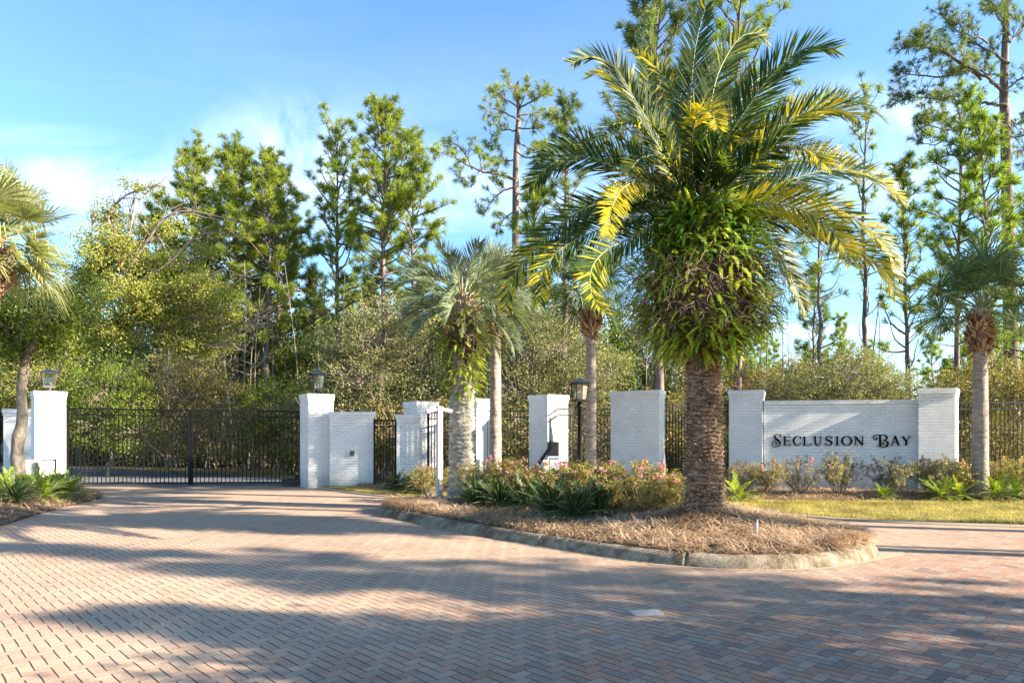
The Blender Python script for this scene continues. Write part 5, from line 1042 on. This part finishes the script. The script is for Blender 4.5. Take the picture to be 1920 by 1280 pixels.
fern_mass('trunk_fern','yellow-green ferns growing round the upper trunk of the blue-grey palm',(x,d,0),[(2.35,.22),(2.7,.32),(2.95,.36),(3.3,.52),(3.7,.50),(4.0,.30)],420,(.25,.48),125,w=.03,leafl=10,brown=250,darkp=lambda a,z: .5 if math.cos(a)<.2 else .1)  # ferns turned from the sun are darker, shade painted by choice of colour

# --- sabal palms
def fan(mb,st,p0,dirv,pet,Lb,r,nseg=42,droop=.35,w=.023,tilt=0):
    dirv=nrm(np.asarray(dirv,float)); c=curve3(p0,dirv,pet,5,r,up=-.25,jit=.05); st.tube(c,np.linspace(.018,.010,5),4,cap=False)
    D=nrm(c[-1]-c[-2]); hub=c[-1]; S=nrm(np.cross(D,[0,0,1.0])+1e-6); Nn=nrm(np.cross(S,D)); tl_=r.normal(0,.35)+tilt; S,Nn=S*math.cos(tl_)+Nn*math.sin(tl_),Nn*math.cos(tl_)-S*math.sin(tl_)
    ph=np.radians(np.linspace(-128,128,nseg))+r.normal(0,.03,nseg); l=Lb*(1-.22*(np.abs(ph)/2.3)**2)*r.uniform(.9,1.08,nseg)
    dv=D[None]*np.cos(ph)[:,None]+S[None]*np.sin(ph)[:,None]+Nn[None]*(.12+.22*np.abs(np.sin(ph)))[:,None]; dv=nrm(dv); hb=hub+D*0.0
    gg=np.array([0,0,-1.0]); sd=nrm(np.cross(dv,Nn[None]*np.ones((nseg,1)))); 
    L3=l[:,None]; a0=hb+dv*.02; a1=hb+dv*L3*.38; a2=hb+dv*L3*.72+gg*L3*droop*.18; a3=hb+dv*L3*.96+gg*L3*droop*.75*r.uniform(.5,1.4,(nseg,1))
    w1=w*1.0; v=np.stack([a0-sd*.006,a0+sd*.006,a1+sd*w1/2,a1-sd*w1/2,a2+sd*w1*.42,a2-sd*w1*.42,a3],1).reshape(-1,3); b=np.arange(nseg)[:,None]*7; off=mb.n
    mb.add(v,b+[0,1,2,3]); 
    for q in (b+[3,2,4,5],): mb.F.append(q.astype(np.int32)+off); mb.M.append(np.zeros(nseg,np.int32)); mb.S.append(np.zeros(nseg,bool)); mb.U.append(None)
    q=b+[5,4,6]; mb.F.append(q.astype(np.int32)+off); mb.M.append(np.zeros(nseg,np.int32)); mb.S.append(np.zeros(nseg,bool)); mb.U.append(None)
def sabal(label,px,d,crownpy,tr,seed,mat='sabal',nf=30,Lb=.62,pet=.55,boots=(.0,.9),bootr=.26,dead=3,base=0.05,lean=0,e0=-35):
    r=RS(seed); x=(px-CX)/F0*d; zc=EYE-(crownpy-HY)/F0*d; t=thing('sabal_palm',label,'palm tree',(x,d,base))
    zb=zc-.35-boots[1]; n=90; zs=np.linspace(-.05,zc-.1,n); th=np.linspace(0,6.2832,33); Z,TH=np.meshgrid(zs,th,indexing='ij'); RR=np.interp(zs,[0,.2,1,zb,zc],[tr*1.35,tr*1.1,tr,tr*.88,tr*.7])[:,None]*(1+.025*np.sin(Z*2*math.pi/.11)+.04*vnoise(TH*2,Z*3,2,seed)); 
    cx=lean*(Z/zc)**1.4; mb=MB(); mb.grid(np.stack([RR*np.cos(TH)+cx,RR*np.sin(TH),Z],-1)[:, ::-1]); mb.build('trunk',M['palmtrunk'],t)
    if boots[1]>.1:
        mb=MB(); nb_=110
        for i in range(nb_):
            f=i/nb_; a=i*2.399+r.normal(0,.12); z=zb+boots[1]*f*1.1; rr_=tr*.8+(bootr-tr)*math.sin(math.pi*min(1,.12+f*.8))*.75; cxx=lean*(z/zc)**1.4
            p0=np.array([cxx+rr_*.75*math.cos(a),rr_*.75*math.sin(a),z]); sgn=1 if r.uniform()<.85 else -.8; dd=nrm(np.array([math.cos(a)*.75,math.sin(a)*.75,.9*sgn])+np.array([-math.sin(a),math.cos(a),0])*r.choice([-.5,.5])); L=r.uniform(.16,.30); sdv=nrm(np.cross(dd,[math.cos(a),math.sin(a),.01])); nv=nrm(np.cross(sdv,dd)); w0=.055
            v=[]
            for k,(ff,ww,tt) in enumerate(((0,1.2,.018),(.55,.8,.014),(1,.35,.008))):
                q=p0+dd*L*ff
                for s1,s2 in ((-1,-1),(1,-1),(1,1),(-1,1)): v.append(q+sdv*w0*ww*s1*.6+nv*tt*s2)
            F_=[]
            for k in range(2):
                for j in range(4): F_.append([k*4+j,k*4+(j+1)%4,(k+1)*4+(j+1)%4,(k+1)*4+j])
            F_.append([8,9,10,11]); mb.add(v,F_)
        mb.build('leaf_bases',M['boot'],t)
    for i in range(nf):
        f=i/(nf-1); a=i*2.399+r.normal(0,.12); e=math.radians(e0+(82-e0)*f**.9+r.normal(0,5)); p0=np.array([lean+.05*math.cos(a),.05*math.sin(a),zc-.2+.15*f]); lf=MB(); st=MB()
        fan(lf,st,p0,(math.cos(a)*math.cos(e),math.sin(a)*math.cos(e),math.sin(e)),pet*r.uniform(.8,1.15),Lb*r.uniform(.88,1.1),r,droop=.45 if f<.5 else .25)
        lf.F+=[q+lf.n for q in st.F]; lf.V+=st.V; lf.M+=[np.ones(len(q),np.int32) for q in st.F]; lf.S+=st.S; lf.U+=st.U; lf.n+=st.n; lf.build('fan_leaf',[M[mat],M['rachis']],t)
    return t
sabal('thin sabal palm with a smooth grey trunk just behind the blue-grey palm',929,15.4,545,.135,131,'pindo',30,.72,.6,(0,.75),.21)
sabal('thin sabal palm with a round shaggy collar behind the black lamp post',1108,16.6,545,.135,132,'sabal',30,.74,.6,(0,.85),.24)
sabal('sabal palm with a crisscross brown collar standing right of the sign wall',1838,15.8,572,.165,133,'sabal',36,.98,.85,(0,.85),.30,e0=-28)
sabal('sabal palm with pale drooping fans leaning in from the left edge',-52,11.4,440,.17,134,'sabal_pale',46,.74,.66,(0,.7),.30,lean=.42,e0=-45)

# ------------------------------------------------------------------ azaleas, coonties
def azalea_mesh(seed,h=.95,rx=.55,nst=34,leafm='azalea',dens=1.0):
    r=RS(seed); w=MB(); lf=MB(); fl=[]; tips=[]
    for i in range(nst):
        a=r.uniform(0,6.28); rr_=rx*math.sqrt(r.uniform(0,1)); tip=np.array([math.cos(a)*rr_,math.sin(a)*rr_,h*(.72+.28*math.sqrt(max(0,1-(rr_/rx)**2)))*r.uniform(.7,1.08)]); b0=np.array([r.normal(0,.04),r.normal(0,.04),0]); mid=(b0+tip)/2+np.array([tip[0]*.15,tip[1]*.15,-.02])+r.normal(0,.03,3)
        t_=np.linspace(0,1,6)[:,None]; c=(1-t_)**2*b0+2*t_*(1-t_)*mid+t_**2*tip; w.tube(c,np.linspace(.009,.004,6),3,cap=False); tips.append(tip)
        for _ in range(6):
            k=r.randint(2,6); s=curve3(c[k],(tip[0]*.9+r.normal(0,.5),tip[1]*.9+r.normal(0,.5),r.uniform(.2,1)),r.uniform(.08,.24),4,r,.3,.4); w.tube(s,np.linspace(.005,.003,4),3,cap=False); tips.append(s[-1]); tips.append(s[2])
    tips=np.array(tips); K=int(9*dens); P=np.repeat(tips,K,0)+r.normal(0,.022,(len(tips)*K,3)); D=nrm(r.normal(size=P.shape)+np.array([0,0,.8])); leafcloud(lf,P,r,.052,.022,.5,D=D)
    top=tips[np.argsort(-tips[:,2]-.25*r.uniform(size=len(tips)))][:60]; fp=top[r.choice(60,r.randint(7,15),replace=False)]
    for p in fp:
        fm=MB(); fl.append(fm)
        for k in range(5):
            a=k*1.2566+r.uniform(0,.3); n_=nrm(r.normal(size=3)*.4+np.array([0,-.6,.6])); u=nrm(np.cross(n_,[1,.2,.1])); v=np.cross(n_,u); dd=u*math.cos(a)+v*math.sin(a); sd=u*-math.sin(a)+v*math.cos(a); q=p+np.array([0,0,.015]); fm.add([q,q+dd*.028+sd*.018+n_*.008,q+dd*.050+n_*.004,q+dd*.028-sd*.018+n_*.008],[[0,1,2,3]])
    return w,lf,fl
az=[]
for i,(hh,rx,mt,dn) in enumerate(((.98,.60,'azalea',1.0),(1.05,.62,'azalea',1.1),(.90,.55,'azalea',.95),(.85,.46,'azalea_pale',.9),(.90,.50,'azalea_pale',.6),(.92,.50,'azalea_pale',1.0))):
    w,l,f=azalea_mesh(140+i,hh,rx,36 if i<3 else 30,mt,dn); t=thing('azalea_bush','x','azalea'); w.build('stems',M['twig'],t); l.build('leaves',M[mt],t)
    for q in f: q.build('flower',M['petal'],t)
    az.append(t)
AZ=[] # (px, depth, proto, scale, label)
isl_spots=[(905,13.4,0,1.0,'azalea at the left end of the island hedge, beside the shaggy palm'),(950,13.2,1,1.02,'azalea in the island hedge below the bright white pier'),(1000,13.0,2,1.08,'pink-flowered azalea in front of the dark slanted keypad stand'),(1048,12.6,0,1.0,'azalea in front of the pale grey utility box'),
(1095,12.4,1,1.0,'azalea at the foot of the black lamp post'),(1145,12.0,0,1.08,'tall azalea in front of the left side of the wide white pier'),(1195,11.6,1,1.02,'azalea with a cluster of magenta blooms in front of the wide white pier'),(1238,11.3,2,1.05,'orange-leaved azalea next to the date palm trunk on its left'),(1205,10.8,0,.86,'low front azalea with bare stems left of the date palm'),
(1140,11.3,2,.9,'azalea behind the dark coontie at the island centre'),(1075,11.9,1,.9,'azalea behind the island coonties below the lamp post'),(1010,12.3,0,.85,'azalea behind the island coonties below the keypad'),(945,12.8,2,.85,'low azalea between the thin palm trunk and the coonties'),(1262,10.9,1,.8,'azalea tucked against the left side of the date palm trunk'),(805,15.0,2,.95,'reddish azalea just left of the camera post')]
wall_spots=[(1390,15.9,3,.95,'azalea at the foot of the left sign pier'),(1438,15.7,3,1.0,'azalea where the left sign pier meets the sign wall'),(1500,15.8,4,1.05,'grey twiggy azalea below the letters ECL of the sign'),(1572,15.7,5,1.08,'rounded azalea with one pink bloom below the letters SIO of the sign'),(1666,15.6,5,.98,'round azalea below the letter B of the sign'),(1745,15.6,3,1.05,'azalea before the left edge of the right sign pier'),(1785,15.9,2,1.0,'pink-flowered azalea in front of the right sign pier'),(1880,16.3,2,.92,'orange-leaved azalea right of the sabal palm trunk'),(1925,15.9,0,.9,'azalea cut by the right edge of the photo'),(1818,16.4,2,.85,'azalea just left of the right sabal palm trunk')]
r=RS(150); used=set()
for (px,d,k,s_,lab),grp in [(a,'azaleas on the kerbed island') for a in isl_spots]+[(a,'azaleas along the sign wall') for a in wall_spots]:
    t=az[k] if k not in used else copy_tree(az[k]); used.add(k); t['label']=lab; t['group']=grp; t.location=((px-CX)/F0*d,d,.14 if 'island' in grp else .08); t.rotation_euler=(0,0,r.uniform(0,6.28)); t.scale=(s_,s_,s_*(.72 if 'island' in grp else .86))
def coontie_mesh(seed,n=26,L=.62,w=.016,up=(15,80),ll=.11):
    r=RS(seed); lf=MB(); st=MB()
    for i in range(n):
        a=i*2.399+r.normal(0,.2); e=math.radians(r.uniform(*up)); c=fine(curve3((0,0,.02),(math.cos(a)*math.cos(e),math.sin(a)*math.cos(e),math.sin(e)),L*r.uniform(.75,1.15),6,r,up=-.9,jit=.1),16)
        pinnate(lf,st,c,ll,r,N_=20,w=w*.75,ang=62,vee=18,start=.15,droop=.05,rrad=.006,tipL=.55)
    lf.F+=[q+lf.n for q in st.F]; lf.V+=st.V; lf.M+=[np.ones(len(q),np.int32) for q in st.F]; lf.S+=st.S; lf.U+=st.U; lf.n+=st.n; return lf
co_=[]
for i,(mt,L,n) in enumerate((('cycad',.62,64),('cycad',.55,60),('cycad_bright',.62,44),('cycad_bright',.55,36),('fern',.55,30))):
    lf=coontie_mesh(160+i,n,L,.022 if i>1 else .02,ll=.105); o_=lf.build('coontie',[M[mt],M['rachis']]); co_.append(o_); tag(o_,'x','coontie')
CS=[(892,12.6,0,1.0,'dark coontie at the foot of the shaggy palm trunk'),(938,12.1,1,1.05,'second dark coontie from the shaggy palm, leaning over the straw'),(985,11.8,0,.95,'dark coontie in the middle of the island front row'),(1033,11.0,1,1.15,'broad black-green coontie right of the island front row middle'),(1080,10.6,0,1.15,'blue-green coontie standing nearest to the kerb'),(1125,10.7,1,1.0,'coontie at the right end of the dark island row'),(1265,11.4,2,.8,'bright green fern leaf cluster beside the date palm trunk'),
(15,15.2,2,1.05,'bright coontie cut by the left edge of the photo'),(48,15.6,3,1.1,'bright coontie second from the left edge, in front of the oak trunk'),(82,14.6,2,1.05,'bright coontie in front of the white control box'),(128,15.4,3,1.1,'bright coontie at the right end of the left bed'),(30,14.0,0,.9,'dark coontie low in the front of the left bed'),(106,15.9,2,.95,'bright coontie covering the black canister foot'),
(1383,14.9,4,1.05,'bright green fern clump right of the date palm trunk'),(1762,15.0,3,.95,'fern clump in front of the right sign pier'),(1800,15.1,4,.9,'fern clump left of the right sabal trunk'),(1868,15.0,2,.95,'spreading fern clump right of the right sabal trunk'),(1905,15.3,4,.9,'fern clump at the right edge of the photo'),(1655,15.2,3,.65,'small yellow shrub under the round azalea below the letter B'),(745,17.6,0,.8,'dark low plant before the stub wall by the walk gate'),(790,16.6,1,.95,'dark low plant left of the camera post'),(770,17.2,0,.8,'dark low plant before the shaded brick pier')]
used=set()
for px,d,k,s_,lab in CS:
    o_=co_[k] if k not in used else co_[k].copy()
    if k in used: COL.objects.link(o_)
    used.add(k); o_['label']=lab; o_['group']='coonties and ferns in the beds'; zb=.19 if (880<px<1300 and d<13) else (.12 if px<200 else .09)
    o_.location=((px-CX)/F0*d,d,zb); o_.rotation_euler=(0,0,r.uniform(0,6.28)); o_.scale=(s_,s_,s_)

# ------------------------------------------------------------------ trees beyond the right edge whose shadows cross the drive
def off_tree(label,x,y,H,seed,kind='pine',w_=2.4,z0=.45,nb=70):
    if kind=='pine':
        wood,nd=pine_mesh(seed,H,full(w_),z0=z0,nb=nb,K=26,tr=.17,NL=.3,nw=.028); t=thing('roadside_pine',label,'pine tree',(x,y,0)); wood.build('trunk',M['bark'],t); nd.build('crown',M['pine'],t)
    else:
        w,l=crown_mesh(seed=seed,lumps=[(0,0,H*.72,w_,w_,H*.22),(w_*.6,.5,H*.6,w_*.7,w_*.7,H*.16),(-w_*.6,-.4,H*.62,w_*.7,w_*.6,H*.15),(0,w_*.5,H*.85,w_*.6,w_*.5,H*.12)],trunkpts=[(0,0,-.05),(.1,0,H*.2),(-.1,.1,H*.4),(0,0,H*.62)],tr=.22,nclus=260,nleaf=50,L=.12,Wd=.07,csz=.30,shell=.4)
        t=thing('roadside_oak',label,'oak tree',(x,y,0)); w.build('trunk',M['bark_oak'],t); l.build('crown',M['greenoak'],t)
    return t

def off_at(label,Y0,x0,H,kind,w_,z0,nb,seed):   # Y0 = where the shadow line crosses x = 0
    return off_tree(label,x0,Y0-.249*x0,H,seed,kind,w_,z0,nb)
off_at('roadside oak nearest the camera, beyond the right edge of the photo',2.9,8.4,5.0,'oak',2.2,0,0,170)
off_at('second roadside oak beyond the right edge, behind the nearest one',4.7,12.5,6.6,'oak',1.5,0,0,171)
off_at('small roadside pine beyond the right edge, nearer than the island tip',6.7,16,8.6,'pine',1.0,.5,50,172)
off_at('roadside pine with a narrow crown beyond the right edge',7.1,22,14.0,'pine',1.0,.6,80,173)
off_at('slim roadside pine between the two nearest roadside oaks',4.75,15,8.6,'pine',.75,.5,70,178)
off_at('tall roadside oak beyond the right edge whose crown dapples the gate piers',17.9,16,13,'oak',1.5,0,0,181)
off_at('tall thin roadside pine farthest along the right verge',13.6,30,26,'pine',1.4,.8,50,180)
off_at('tall roadside pine beyond the right edge, level with the kerb',10.6,24,14.2,'pine',.9,.72,40,174)
off_at('tall bare-stemmed pine beyond the right edge, level with the date palm',10.15,16,22,'pine',1.6,.8,50,175)
off_at('tall bare-stemmed pine beyond the right edge, level with the azaleas',12.7,20,23,'pine',1.6,.8,50,176)
off_at('tall bare-stemmed pine beyond the right edge, level with the sign wall',17.6,26,24,'pine',1.6,.8,50,177)
